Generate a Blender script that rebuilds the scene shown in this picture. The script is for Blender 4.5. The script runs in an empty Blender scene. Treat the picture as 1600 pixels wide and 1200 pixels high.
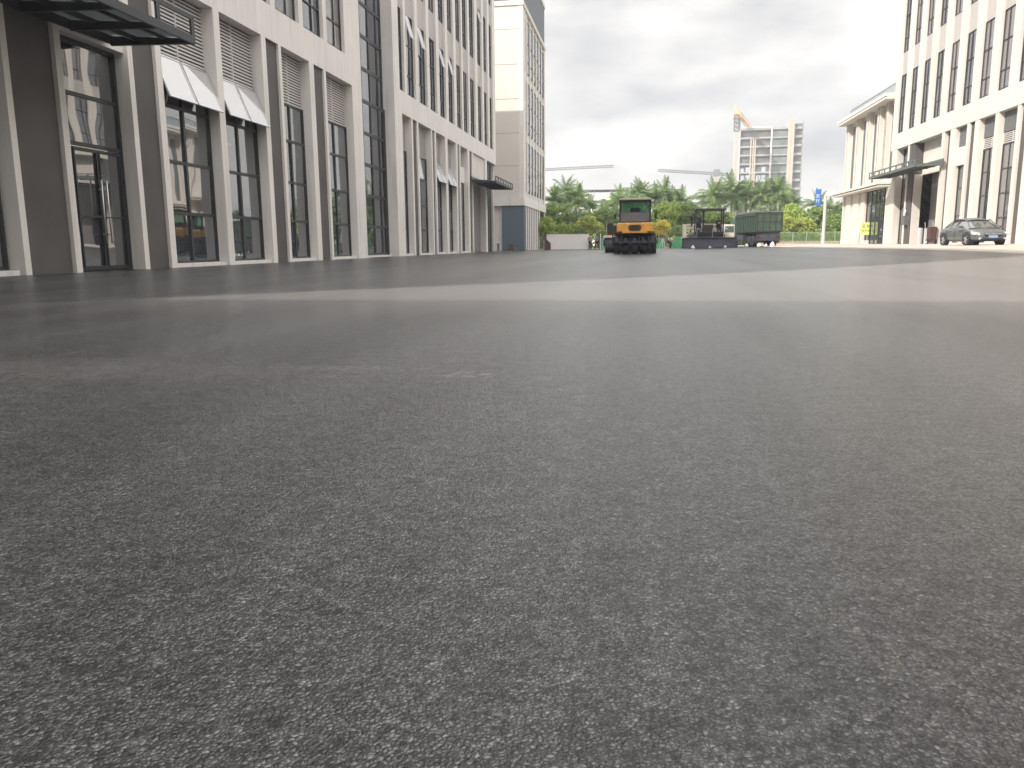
import bpy, bmesh, math, random
from mathutils import Vector, Matrix
R=math.radians
SC=bpy.context.scene; COL=SC.collection
# ------------------------------------------------------------------ camera, sky, sun
F_PX,TH,RO,YA=1240.0,0.17306,-0.008666,0.156776
cam=bpy.data.cameras.new('Camera'); co=bpy.data.objects.new('Camera',cam); COL.objects.link(co)
Fv=Vector((-math.sin(YA)*math.cos(TH),math.cos(YA)*math.cos(TH),-math.sin(TH)))
R0=Vector((math.cos(YA),math.sin(YA),0)); U0=R0.cross(Fv)
Rv=R0*math.cos(RO)+U0*math.sin(RO); Uv=-R0*math.sin(RO)+U0*math.cos(RO)
co.matrix_world=Matrix(((Rv.x,Uv.x,-Fv.x,0),(Rv.y,Uv.y,-Fv.y,0),(Rv.z,Uv.z,-Fv.z,0.6),(0,0,0,1)))
cam.sensor_width=36; cam.lens=36*F_PX/1600; cam.clip_start=0.05; cam.clip_end=6000
SC.camera=co
SC.view_settings.view_transform='Standard'; SC.view_settings.look='None'
SC.view_settings.exposure=1.0; SC.view_settings.gamma=1
SUN_EL=R(38.0); SUN_AZ=(-0.73,-0.68)          # horizontal direction towards the sun
sl=bpy.data.lights.new('Sun','SUN'); so=bpy.data.objects.new('Sun',sl); COL.objects.link(so)
sl.energy=3.2; sl.angle=R(0.5); sl.color=(1.0,0.93,0.84)
n=math.hypot(*SUN_AZ)
sd=Vector((SUN_AZ[0]/n*math.cos(SUN_EL),SUN_AZ[1]/n*math.cos(SUN_EL),math.sin(SUN_EL)))
so.rotation_euler=sd.to_track_quat('Z','Y').to_euler(); so.location=(0,0,80)
W=bpy.data.worlds.new('World'); SC.world=W; W.use_nodes=True
nt=W.node_tree; N=nt.nodes; L=nt.links; N.clear()
def wn(t,**k):
    o=N.new(t)
    for a,b in k.items():
        if hasattr(o,a): setattr(o,a,b)
        else: o.inputs[a].default_value=b
    return o
out=wn('ShaderNodeOutputWorld'); bg=wn('ShaderNodeBackground'); bg.inputs['Strength'].default_value=0.13
sky=wn('ShaderNodeTexSky'); sky.sky_type='NISHITA'; sky.sun_disc=False; sky.sun_elevation=SUN_EL
sky.sun_rotation=math.atan2(sd.x,sd.y); sky.air_density=1.2; sky.dust_density=3.0
tc=wn('ShaderNodeTexCoord'); mp=wn('ShaderNodeMapping'); mp.inputs['Scale'].default_value=(1,1,2.6); mp.inputs['Location'].default_value=(3.1,1.7,0.4)
L.new(tc.outputs['Generated'],mp.inputs['Vector'])
n1=wn('ShaderNodeTexNoise'); n1.inputs['Scale'].default_value=2.3; n1.inputs['Detail'].default_value=7; n1.inputs['Roughness'].default_value=.5
n2=wn('ShaderNodeTexNoise'); n2.inputs['Scale'].default_value=5.2; n2.inputs['Detail'].default_value=8; n2.inputs['Roughness'].default_value=.52
L.new(mp.outputs[0],n1.inputs['Vector']); L.new(mp.outputs[0],n2.inputs['Vector'])
def wm(op,a,b=None,clamp=False):
    m=wn('ShaderNodeMath'); m.operation=op; m.use_clamp=clamp
    for i,v in enumerate((a,b)):
        if v is None: continue
        if isinstance(v,(int,float)): m.inputs[i].default_value=v
        else: L.new(v,m.inputs[i])
    return m.outputs[0]
def blob(az,el,waz,wel):
    # soft cloud bank centred on a compass bearing (degrees right of street axis) and elevation
    d=wn('ShaderNodeSeparateXYZ'); L.new(tc.outputs['Generated'],d.inputs[0])
    a=wm('ARCTAN2',d.outputs['X'],d.outputs['Y']); e=wm('ARCSINE',d.outputs['Z'])
    a=wm('DIVIDE',wm('SUBTRACT',a,R(az)),R(waz)); e=wm('DIVIDE',wm('SUBTRACT',e,R(el)),R(wel))
    s=wm('ADD',wm('MULTIPLY',a,a),wm('MULTIPLY',e,e))
    return wm('POWER',2.718,wm('MULTIPLY',s,-1.0))
# grey shading of the cloud deck
gr=wm('MULTIPLY',wm('SUBTRACT',n2.outputs['Fac'],0.43),3.4)
for az_,el_,wa_,we_,am_ in ((3.5,14.8,10,3.6,.62),(9,9.6,7,1.5,.40),(14,6.5,8,2.0,.34),(4,9.3,5,1.0,.25),(-5,19,5,2.5,-.4),(17,12.5,5,3,-.7),(-2,6.2,6,1.6,-.35),(6,11.6,3,.8,-.35)):
    gr=wm('ADD',gr,wm('MULTIPLY',blob(az_,el_,wa_,we_),am_))
gr=wm('ADD',gr,0.0,True)
cc=wn('ShaderNodeMixRGB'); cc.inputs[1].default_value=(4.25,4.14,3.98,1); cc.inputs[2].default_value=(2.3,2.37,2.5,1); L.new(gr,cc.inputs[0])
cv=wn('ShaderNodeMapRange'); cv.inputs['From Min'].default_value=.30; cv.inputs['From Max'].default_value=.46; cv.inputs['To Min'].default_value=.85; cv.inputs['To Max'].default_value=1
L.new(n1.outputs['Fac'],cv.inputs['Value'])
mx=wn('ShaderNodeMixRGB'); L.new(cv.outputs[0],mx.inputs[0]); L.new(sky.outputs[0],mx.inputs[1]); L.new(cc.outputs[0],mx.inputs[2])
# sky overhead, above the view, boosted to brighten the shaded walls
sz=wn('ShaderNodeSeparateXYZ'); L.new(tc.outputs['Generated'],sz.inputs[0])
gn=wn('ShaderNodeMapRange'); gn.interpolation_type='SMOOTHSTEP'
for k_,v_ in (('From Min',.30),('From Max',.72),('To Min',1.0),('To Max',3.0)): gn.inputs[k_].default_value=v_
L.new(sz.outputs['Z'],gn.inputs['Value'])
gs=wn('ShaderNodeVectorMath'); gs.operation='SCALE'; L.new(mx.outputs[0],gs.inputs[0]); L.new(gn.outputs[0],gs.inputs['Scale'])
L.new(gs.outputs[0],bg.inputs['Color']); L.new(bg.outputs[0],out.inputs['Surface'])

# ------------------------------------------------------------------ helpers
def tag(o,label=None,cat=None,group=None,kind=None):
    if label: o['label']=label
    if cat: o['category']=cat
    if group: o['group']=group
    if kind: o['kind']=kind
    return o
def empty(name,loc,label,cat,group=None,rz=0):
    o=bpy.data.objects.new(name,None); COL.objects.link(o); o.location=loc; o.rotation_euler=(0,0,rz); o.empty_display_size=.3
    bpy.context.view_layer.update()
    return tag(o,label,cat,group)
class MB:
    def __init__(s): s.v=[]; s.f=[]; s.sm=False
    def add(s,vs,fs,M=None):
        b=len(s.v)
        for p in vs:
            p=Vector(p)
            if M is not None: p=M@p
            s.v.append(tuple(p))
        for f in fs: s.f.append(tuple(i+b for i in f))
        return s
    def box(s,x0,x1,y0,y1,z0,z1,M=None):
        x0,x1=min(x0,x1),max(x0,x1); y0,y1=min(y0,y1),max(y0,y1); z0,z1=min(z0,z1),max(z0,z1)
        return s.add([(x0,y0,z0),(x1,y0,z0),(x1,y1,z0),(x0,y1,z0),(x0,y0,z1),(x1,y0,z1),(x1,y1,z1),(x0,y1,z1)],
          [(0,3,2,1),(4,5,6,7),(0,1,5,4),(1,2,6,5),(2,3,7,6),(3,0,4,7)],M)
    def quad(s,a,b,c,d,M=None): return s.add([a,b,c,d],[(0,1,2,3)],M)
    def tube(s,a,b,r0,r1=None,n=8,caps=True):
        r1=r0 if r1 is None else r1; a=Vector(a); b=Vector(b); d=(b-a).normalized()
        u=d.cross(Vector((0,0,1)) if abs(d.z)<.9 else Vector((1,0,0))).normalized(); w=d.cross(u)
        vs=[]; fs=[]
        for c,r in ((a,r0),(b,r1)):
            for i in range(n):
                t=2*math.pi*i/n; vs.append(c+u*(math.cos(t)*r)+w*(math.sin(t)*r))
        for i in range(n): fs.append((i,(i+1)%n,n+(i+1)%n,n+i))
        if caps: fs+= [tuple(range(n-1,-1,-1)),tuple(range(n,2*n))]
        return s.add(vs,fs)
    def prism(s,poly,axis,a,b,M=None):
        # poly: 2D points; axis 'x': (y,z) extruded along x; 'y': (x,z) along y; 'z': (x,y) along z
        mk={'x':lambda p,t:(t,p[0],p[1]),'y':lambda p,t:(p[0],t,p[1]),'z':lambda p,t:(p[0],p[1],t)}[axis]
        n=len(poly); vs=[mk(p,a) for p in poly]+[mk(p,b) for p in poly]
        fs=[(i,(i+1)%n,n+(i+1)%n,n+i) for i in range(n)]+[tuple(range(n-1,-1,-1)),tuple(range(n,2*n))]
        return s.add(vs,fs,M)
    def build(s,name,mat,parent=None,smooth=False,bevel=0):
        me=bpy.data.meshes.new(name); me.from_pydata(s.v,[],s.f); me.update()
        bm=bmesh.new(); bm.from_mesh(me); bmesh.ops.recalc_face_normals(bm,faces=bm.faces); bm.to_mesh(me); bm.free()
        if smooth: me.shade_smooth()
        me.materials.append(mat); o=bpy.data.objects.new(name,me); COL.objects.link(o)
        if parent is not None:
            o.parent=parent; 
        if bevel:
            b=o.modifiers.new('bevel','BEVEL'); b.width=bevel; b.segments=2; b.limit_method='ANGLE'
        return o
def copy_tree(o,parent=None):
    c=o.copy(); COL.objects.link(c); c.parent=parent
    for ch in list(o.children): copy_tree(ch,c)
    return c
def sm(t): t=max(0,min(1,t)); return t*t*(3-2*t)
def g(x,y): return 0.40*sm((x+8)/32)*sm((y-10)/25)

# ------------------------------------------------------------------ materials
MATS={}
def mat(name,col,rough=.6,spec=.5,metal=0,var=0.0,vscale=3,bump=0,bscale=20,trans=0,emit=None,ior=1.45):
    m=bpy.data.materials.new(name); m.use_nodes=True; n=m.node_tree.nodes; l=m.node_tree.links; p=n['Principled BSDF']
    p.inputs['Base Color'].default_value=(*col,1); p.inputs['Roughness'].default_value=rough; p.inputs['Metallic'].default_value=metal
    p.inputs['Specular IOR Level'].default_value=spec; p.inputs['IOR'].default_value=ior
    tcn=n.new('ShaderNodeTexCoord')
    if var:
        t=n.new('ShaderNodeTexNoise'); t.inputs['Scale'].default_value=vscale; t.inputs['Detail'].default_value=6; l.new(tcn.outputs['Object'],t.inputs['Vector'])
        r=n.new('ShaderNodeMapRange'); r.inputs['From Min'].default_value=.3; r.inputs['From Max'].default_value=.7; r.inputs['To Min'].default_value=1-var; r.inputs['To Max'].default_value=1+var
        l.new(t.outputs['Fac'],r.inputs['Value'])
        x=n.new('ShaderNodeVectorMath'); x.operation='SCALE'; x.inputs[0].default_value=col; l.new(r.outputs[0],x.inputs['Scale']); l.new(x.outputs[0],p.inputs['Base Color'])
    if name in ('white_wall','cream_wall'):
        mpw=n.new('ShaderNodeMapping'); mpw.inputs['Scale'].default_value=(2.2,2.2,.16); l.new(tcn.outputs['Object'],mpw.inputs[0])
        tw=n.new('ShaderNodeTexNoise'); tw.inputs['Scale'].default_value=1.6; tw.inputs['Detail'].default_value=5; l.new(mpw.outputs[0],tw.inputs['Vector'])
        rw=n.new('ShaderNodeMapRange'); rw.inputs['From Min'].default_value=.5; rw.inputs['From Max'].default_value=.75; rw.inputs['To Min'].default_value=1; rw.inputs['To Max'].default_value=.84; l.new(tw.outputs['Fac'],rw.inputs['Value'])
        xw=n.new('ShaderNodeVectorMath'); xw.operation='SCALE'; l.new(x.outputs[0],xw.inputs[0]); l.new(rw.outputs[0],xw.inputs['Scale']); l.new(xw.outputs[0],p.inputs['Base Color'])
    if bump:
        t=n.new('ShaderNodeTexNoise'); t.inputs['Scale'].default_value=bscale; t.inputs['Detail'].default_value=3; l.new(tcn.outputs['Object'],t.inputs['Vector'])
        b=n.new('ShaderNodeBump'); b.inputs['Strength'].default_value=1; b.inputs['Distance'].default_value=bump; l.new(t.outputs['Fac'],b.inputs['Height']); l.new(b.outputs[0],p.inputs['Normal'])
    MATS[name]=m; return m
wall_w=mat('white_wall',(.68,.648,.618),.75,.3,var=.05,vscale=.6)
wall_c=mat('cream_wall',(.62,.585,.535),.8,.3,var=.04,vscale=.5)
taupe=mat('taupe_panel',(.098,.090,.088),.7,.3,var=.12,vscale=.8)
frame_d=mat('dark_frame',(.035,.037,.042),.45,.5)
frame_g=mat('grey_frame',(.12,.125,.13),.5,.5)
louv_l=mat('louvre_light',(.56,.53,.51),.55,.4)
dark_void=mat('dark_interior',(.02,.02,.022),.9,.2)
steel=mat('canopy_steel',(.035,.038,.046),.45,.5)
silver=mat('silver_metal',(.55,.56,.57),.35,.5,metal=.7)
roofm=mat('roof_grey',(.3,.3,.3),.9,.2)
bluegrey=mat('blue_grey_panel',(.10,.125,.16),.6,.3)
crownm=mat('crown_louvre',(.12,.13,.15),.6,.3)
shutter=mat('grey_shutter',(.24,.225,.23),.6,.3)
def glassmat(name,base,wav,ior=1.9,rough=.015):
    m=mat(name,base,rough,.5,ior=ior); n=m.node_tree.nodes; l=m.node_tree.links; p=n['Principled BSDF']
    t=n.new('ShaderNodeTexNoise'); t.inputs['Scale'].default_value=.9; t.inputs['Detail'].default_value=0
    c=n.new('ShaderNodeTexCoord'); l.new(c.outputs['Object'],t.inputs['Vector'])
    b=n.new('ShaderNodeBump'); b.inputs['Strength'].default_value=1; b.inputs['Distance'].default_value=wav
    l.new(t.outputs['Fac'],b.inputs['Height']); l.new(b.outputs[0],p.inputs['Normal']); return m
glass=glassmat('window_glass',(.045,.05,.057),.006,3.3)
glass_b=glassmat('window_glass_blind',(.16,.15,.15),.006,2.4)
glass_s=glassmat('sash_glass',(.40,.39,.40),.004,3.2)  # pale base colour stands in for sky reflected in the open sashes
def canopy_glass():
    m=bpy.data.materials.new('canopy_glass'); m.use_nodes=True; n=m.node_tree.nodes; l=m.node_tree.links
    p=n['Principled BSDF']; p.inputs['Base Color'].default_value=(.55,.6,.6,1); p.inputs['Roughness'].default_value=.2
    t=n.new('ShaderNodeBsdfTranslucent'); t.inputs[0].default_value=(.6,.64,.64,1); x=n.new('ShaderNodeMixShader'); x.inputs[0].default_value=.3
    p.inputs['Base Color'].default_value=(.2,.22,.22,1)
    o=[a for a in n if a.type=='OUTPUT_MATERIAL'][0]; l.new(p.outputs[0],x.inputs[1]); l.new(t.outputs[0],x.inputs[2]); l.new(x.outputs[0],o.inputs[0]); return m
cglass=canopy_glass()

def asphalt():
    m=bpy.data.materials.new('asphalt'); m.use_nodes=True; n=m.node_tree.nodes; l=m.node_tree.links; p=n['Principled BSDF']
    def nd(t,**k):
        o=n.new(t)
        for a,b in k.items(): setattr(o,a,b)
        return o
    def M(op,a,b=None,clamp=False):
        q=nd('ShaderNodeMath',operation=op,use_clamp=clamp)
        for i,v in enumerate((a,b)):
            if v is None: continue
            if isinstance(v,(int,float)): q.inputs[i].default_value=v
            else: l.new(v,q.inputs[i])
        return q.outputs[0]
    tc=nd('ShaderNodeTexCoord'); P=tc.outputs['Object']
    # warp coordinates so that stones are irregular
    wnz=nd('ShaderNodeTexNoise'); wnz.inputs['Scale'].default_value=85; wnz.inputs['Detail'].default_value=3; l.new(P,wnz.inputs['Vector'])
    ws=nd('ShaderNodeVectorMath',operation='SCALE'); l.new(wnz.outputs['Color'],ws.inputs[0]); ws.inputs['Scale'].default_value=.0105
    wa=nd('ShaderNodeVectorMath',operation='ADD'); l.new(P,wa.inputs[0]); l.new(ws.outputs[0],wa.inputs[1]); PW=wa.outputs[0]
    v1=nd('ShaderNodeTexVoronoi'); v1.inputs['Scale'].default_value=150; l.new(PW,v1.inputs['Vector'])
    v2=nd('ShaderNodeTexVoronoi'); v2.inputs['Scale'].default_value=270; l.new(PW,v2.inputs['Vector'])
    big=nd('ShaderNodeTexNoise'); big.inputs['Scale'].default_value=.35; big.inputs['Detail'].default_value=5; l.new(P,big.inputs['Vector'])
    mid=nd('ShaderNodeTexNoise'); mid.inputs['Scale'].default_value=6; mid.inputs['Detail'].default_value=6; mid.inputs['Roughness'].default_value=.65; l.new(P,mid.inputs['Vector'])
    sep=nd('ShaderNodeSeparateColor'); l.new(v1.outputs['Color'],sep.inputs[0]); sep2=nd('ShaderNodeSeparateColor'); l.new(v2.outputs['Color'],sep2.inputs[0])
    # stones of two sizes set in black binder: some stand proud and catch the sky, some sit sunken in binder
    ve=nd('ShaderNodeTexVoronoi',feature='DISTANCE_TO_EDGE'); ve.inputs['Scale'].default_value=150; l.new(PW,ve.inputs['Vector'])
    def SS(v,a,b,lo=0.0,hi=1.0):
        q=nd('ShaderNodeMapRange',interpolation_type='SMOOTHSTEP'); q.inputs['From Min'].default_value=a; q.inputs['From Max'].default_value=b; q.inputs['To Min'].default_value=lo; q.inputs['To Max'].default_value=hi; l.new(v,q.inputs['Value']); return q.outputs[0]
    dome=M('SUBTRACT',1.0,M('MULTIPLY',v1.outputs['Distance'],1.25),True)
    dome2=M('SUBTRACT',1.0,M('MULTIPLY',v2.outputs['Distance'],1.25),True)
    edge=SS(ve.outputs['Distance'],.0,.26,.40,1.0)
    gn_=nd('ShaderNodeTexNoise'); gn_.inputs['Scale'].default_value=48; gn_.inputs['Detail'].default_value=2; l.new(P,gn_.inputs['Vector'])
    proud=SS(M('ADD',M('MULTIPLY',sep.outputs[1],.6),M('MULTIPLY',gn_.outputs['Fac'],.8)),.46,.80,.30,1.0)
    small=M('MULTIPLY',SS(sep2.outputs[1],.45,.85),SS(dome2,.45,.8))
    g14=nd('ShaderNodeTexNoise'); g14.inputs['Scale'].default_value=13; g14.inputs['Detail'].default_value=4; g14.inputs['Roughness'].default_value=.7; l.new(P,g14.inputs['Vector'])
    mask=M('MULTIPLY',M('MAXIMUM',M('MULTIPLY',edge,proud),M('MULTIPLY',small,.6)),SS(g14.outputs['Fac'],.32,.68,.68,1.2))
    st=M('ADD',M('MULTIPLY',M('POWER',sep.outputs[0],6.0),.09),M('ADD',.017,M('MULTIPLY',sep.outputs[0],.034)))
    tone=M('ADD',M('MULTIPLY',st,mask),.010)
    tone=M('MULTIPLY',tone,M('ADD',.6,M('MULTIPLY',mid.outputs['Fac'],.8)))
    tone=M('MULTIPLY',tone,M('ADD',.7,M('MULTIPLY',big.outputs['Fac'],.6)))
    sx=nd('ShaderNodeSeparateXYZ'); l.new(P,sx.inputs[0])
    # stretched paving streaks along the street
    mp=nd('ShaderNodeMapping'); mp.inputs['Scale'].default_value=(.75,.05,1); mp.inputs['Rotation'].default_value=(0,0,R(6)); l.new(P,mp.inputs[0])
    stk=nd('ShaderNodeTexNoise'); stk.inputs['Scale'].default_value=1.2; stk.inputs['Detail'].default_value=5; l.new(mp.outputs[0],stk.inputs['Vector'])
    tone=M('MULTIPLY',tone,M('ADD',.1,M('MULTIPLY',stk.outputs['Fac'],1.8)))
    # dust paler and warmer toward the right, two scuffs; sunlit wedge also painted paler
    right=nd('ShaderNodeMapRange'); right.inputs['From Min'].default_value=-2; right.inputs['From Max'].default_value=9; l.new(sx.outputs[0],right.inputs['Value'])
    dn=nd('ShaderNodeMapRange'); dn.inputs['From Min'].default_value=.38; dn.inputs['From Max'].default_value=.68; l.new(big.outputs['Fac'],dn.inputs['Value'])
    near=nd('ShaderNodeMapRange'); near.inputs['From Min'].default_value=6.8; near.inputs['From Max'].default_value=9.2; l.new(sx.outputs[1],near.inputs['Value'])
    # paving joint laid along the sunlit wedge's upper shadow edge: y = 9.9 + .98*(x+4.5)
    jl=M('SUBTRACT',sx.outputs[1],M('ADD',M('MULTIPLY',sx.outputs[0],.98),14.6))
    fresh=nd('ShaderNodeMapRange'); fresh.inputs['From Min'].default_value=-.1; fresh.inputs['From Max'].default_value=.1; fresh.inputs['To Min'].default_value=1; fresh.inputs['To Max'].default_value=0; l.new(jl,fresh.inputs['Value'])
    dust_and_sun=M('MULTIPLY',M('ADD',M('MULTIPLY',right.outputs[0],.14),M('MULTIPLY',dn.outputs[0],.06)),1.0)
    dust_and_sun=M('MULTIPLY',M('ADD',dust_and_sun,M('MULTIPLY',near.outputs[0],.34)),fresh.outputs[0])
    def scuff(cx,cy,wx,wy,amt,th):
        sv=nd('ShaderNodeTexNoise'); sv.inputs['Scale'].default_value=18; sv.inputs['Detail'].default_value=5; l.new(P,sv.inputs['Vector'])
        a=M('DIVIDE',M('SUBTRACT',sx.outputs[0],cx),wx); b=M('DIVIDE',M('SUBTRACT',sx.outputs[1],cy),wy)
        e=M('SUBTRACT',1.0,M('ADD',M('MULTIPLY',a,a),M('MULTIPLY',b,b)),True)
        return M('MULTIPLY',M('MULTIPLY',e,M('GREATER_THAN',sv.outputs['Fac'],th)),amt)
    tk=nd('ShaderNodeMapping'); tk.inputs['Scale'].default_value=(.5,.09,1); tk.inputs['Rotation'].default_value=(0,0,R(-14)); l.new(P,tk.inputs[0])
    tn=nd('ShaderNodeTexNoise'); tn.inputs['Scale'].default_value=1.0; tn.inputs['Detail'].default_value=6; tn.inputs['Roughness'].default_value=.65; l.new(tk.outputs[0],tn.inputs['Vector'])
    tk2=M('MULTIPLY',SS(tn.outputs['Fac'],.52,.60),M('MULTIPLY',SS(sx.outputs[0],3.0,8.0),SS(sx.outputs[1],22.0,30.0)))
    for a in SCUFFS: dust_and_sun=M('ADD',dust_and_sun,scuff(*a),True)
    cb=nd('ShaderNodeCombineColor')
    l.new(M('MULTIPLY',tone,1.0),cb.inputs[0]); l.new(tone,cb.inputs[1]); l.new(M('MULTIPLY',tone,1.03),cb.inputs[2])
    mxn=nd('ShaderNodeMixRGB'); l.new(dust_and_sun,mxn.inputs[0]); l.new(cb.outputs[0],mxn.inputs[1])
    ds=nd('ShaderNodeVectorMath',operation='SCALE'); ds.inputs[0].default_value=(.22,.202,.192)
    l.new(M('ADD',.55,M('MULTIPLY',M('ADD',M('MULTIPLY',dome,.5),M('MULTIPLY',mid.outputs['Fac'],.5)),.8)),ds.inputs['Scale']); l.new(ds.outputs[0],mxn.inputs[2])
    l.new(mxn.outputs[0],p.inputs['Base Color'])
    l.new(M('MULTIPLY',M('ADD',.08,M('MULTIPLY',mask,M('ADD',.62,M('MULTIPLY',sep.outputs[2],.5)))),M('MULTIPLY',M('ADD',.15,M('MULTIPLY',stk.outputs['Fac'],1.75)),M('SUBTRACT',1.0,M('MULTIPLY',tk2,.7)))),p.inputs['Specular IOR Level'])
    p.inputs['Roughness'].default_value=.275
    h=M('ADD',M('MULTIPLY',M('MULTIPLY',dome,M('ADD',.4,sep.outputs[1])),.0042),M('MULTIPLY',dome2,.0013))
    h=M('ADD',h,M('MULTIPLY',mask,.0010))
    b=nd('ShaderNodeBump'); b.inputs['Strength'].default_value=.5; b.inputs['Distance'].default_value=1.0; l.new(h,b.inputs['Height'])
    l.new(b.outputs[0],p.inputs['Normal'])
    return m
SCUFFS=[(-.78,3.62,.17,.12,.5,.5),(-1.45,3.75,.5,.10,.25,.5),(-3.0,3.6,1.6,.4,.16,.40),(9.2,13.2,3.2,.5,.5,.42)]
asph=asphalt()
conc=mat('pavement_concrete',(.42,.37,.32),.85,.3,var=.16,vscale=.7,bump=.003,bscale=40)
soil=mat('verge_soil_grass',(.09,.11,.045),.95,.1,var=.4,vscale=.4)

# ------------------------------------------------------------------ ground
def sheet(name,xs,ys,zf,m,kind='structure'):
    mb=MB(); nx=len(xs)
    mb.v=[(x,y,zf(x,y)) for y in ys for x in xs]
    mb.f=[(j*nx+i,j*nx+i+1,(j+1)*nx+i+1,(j+1)*nx+i) for j in range(len(ys)-1) for i in range(nx-1)]
    o=mb.build(name,m,smooth=True); tag(o,kind=kind); return o
xs=[-90,-60,-40,-25]+[-20+i for i in range(0,46)]+[30,40,60,90]
ys=[-70,-50,-30,-15,-5]+[0+i*1.0 for i in range(0,50)]+[50+i*3 for i in range(0,17)]+[100]
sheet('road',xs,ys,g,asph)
sheet('pavement',[11.6+i*.8 for i in range(0,15)],[16+i*2 for i in range(0,46)],lambda x,y:g(x,y)+.012+(.02 if x>11.7 else -.04),conc)
sheet('ground',[-2500,-800,-300,-90,0,90,300,800,2500],[-1500,-400,-100,98,160,300,800,2500],lambda x,y:-.12 if y<100 else -.12,soil)
sheet('street',[-90,-40,-14,10,20,26,40,90,300],[99.5,104,112],lambda x,y:g(x,95)*.9+.02,conc)

# ------------------------------------------------------------------ facade toolkit
PR=random.Random(77)
class Facade:
    """street facade at x=XF; out=+1 looks to +x, -1 looks to -x"""
    def __init__(s,root,XF,out): s.r=root; s.X=XF; s.o=out; s.z0=root.location.z; s.L=root.location.copy()
    def bx(s,mb,d0,d1,y0,y1,z0,z1):   # d measured into the building
        return mb.box(s.X-s.o*d0-s.L.x,s.X-s.o*d1-s.L.x,y0-s.L.y,y1-s.L.y,z0-s.z0,z1-s.z0)
    def part(s,name,m,boxes,parent=None,bevel=0):
        mb=MB()
        for b in boxes: s.bx(mb,*b)
        return mb.build(name,m,parent or s.r,bevel=bevel)
    def louvre(s,y0,y1,z0,z1,d=.42,pitch=.115,m=None,mull=True,step=1):
        mb=MB(); z=z0+.03
        while z<z1-.05:
            s.bx(mb,d,d+.035,y0,y1,z,z+pitch*.52); z+=pitch
        if mull:
            s.bx(mb,d-.012,d+.04,(y0+y1)/2-.025,(y0+y1)/2+.025,z0,z1)
        o=mb.build('louvre',m or louv_l,s.r)
        s.part('backing',dark_void,[(d+.06,d+.09,y0,y1,z0,z1)],o); return o
    def window(s,y0,y1,z0,z1,rails=(),mulls=(),d=.42,fw=.06,gm=None,fm=None,name='window',sash=None,rail_w=.035,mull_w=.03):
        fm=fm or frame_d; b=[(d-.04,d+.05,y0,y0+fw,z0,z1),(d-.04,d+.05,y1-fw,y1,z0,z1),(d-.038,d+.048,y0+fw,y1-fw,z0,z0+fw),(d-.038,d+.048,y0+fw,y1-fw,z1-fw,z1)]
        for r in rails: b.append((d-.03,d+.045,y0+fw,y1-fw,r-rail_w,r+rail_w))
        for q in mulls: b.append((d-.034,d+.043,q-mull_w,q+mull_w,z0+fw,z1-fw))
        w=s.part(name,fm,b)
        zz=[z0+.01]+sorted(rails)+[z1-.01]; yy=[y0+.01]+sorted(mulls)+[y1-.01]; pb=MB()
        for i in range(len(zz)-1):
            for j in range(len(yy)-1):
                ta=PR.gauss(0,.009); tb=PR.gauss(0,.007); ya,yb,za,zb=yy[j],yy[j+1],zz[i],zz[i+1]; yc=(ya+yb)/2; zc=(za+zb)/2
                ff=lambda y,z,t:(s.X-s.o*(d+.018+ta*(y-yc)+tb*(z-zc)+t)-s.L.x,y-s.L.y,z-s.z0)
                pb.add([ff(ya,za,0),ff(yb,za,0),ff(yb,zb,0),ff(ya,zb,0),ff(ya,za,.012),ff(yb,za,.012),ff(yb,zb,.012),ff(ya,zb,.012)],[(0,1,2,3),(4,7,6,5),(0,4,5,1),(1,5,6,2),(2,6,7,3),(3,7,4,0)])
        pb.build('pane',gm or glass,w)
        for (a,c,za,zb,ang) in (sash or []):
            # top-hung sash swung outward
            M=Matrix.Translation((s.X-s.o*(d-.05)-s.L.x,0,zb-s.z0))@Matrix.Rotation(-s.o*ang,4,'Y')
            hh=zb-za; ya=a-s.L.y; yb=c-s.L.y
            f=MB()
            for bb in ((ya,ya+.05,-hh,0),(yb-.05,yb,-hh,0),(ya+.05,yb-.05,-hh,-hh+.05),(ya+.05,yb-.05,-.05,0)): f.box(-.025,.025,bb[0],bb[1],bb[2],bb[3],M)
            fo=f.build('sash',silver,w)
            MB().box(-.008,.008,ya+.045,yb-.045,-hh+.045,-.045,M).build('pane',glass_s,fo)
        return w
rnd=random.Random(5)
ROOF=28.0
def upper_floors(fc,y0,y1,bays,zbase=9.8,roof=ROOF,depth=16,wm=wall_w,sashes=(),par=1.0):
    """white strips between tall recessed window bays, three storeys"""
    boxes=[]; e=y0
    for a,b in bays:
        boxes.append((0,.7,e,a,zbase,roof)); e=b
    boxes.append((0,.7,e,y1,zbase,roof))
    fc.part('wall',wm,boxes)
    fc.part('core_wall',wm,[(.7,depth,y0,y1,.0+zbase,roof-.3)])
    fc.part('parapet',wm,[(-.06,.5,y0-.05,y1+.05,roof,roof+par)])
    for (a,b) in bays:
        for k in range(3):
            zs=9.9+6.6*k; ze=min(zs+4.75,roof-.4)
            sa=[(a+.06,(a+b)/2,zs+3.2,ze-.06,R(16))] if (round(a,1),k) in sashes else None
            fc.window(a,b,zs,ze,rails=(zs+1.15,zs+2.95),mulls=((a+.62*(b-a)),),d=.2,fw=.05,gm=glass if rnd.random()<.7 else glass_b,sash=sa)
            zt=min(ze+1.85,roof)
            if k<2:
                mb=MB(); z=ze+.02
                while z<zt-.05: fc.bx(mb,.16,.19,a,b,z,z+.09); z+=.13
                lo=mb.build('louvre',louv_l,fc.r); fc.part('backing',wm,[(.2,.4,a,b,ze,zt)],lo)
            else: fc.part('spandrel',wm,[(.18,.45,a,b,ze,zt)])
RL=(1.7,3.3,5.0)
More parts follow.
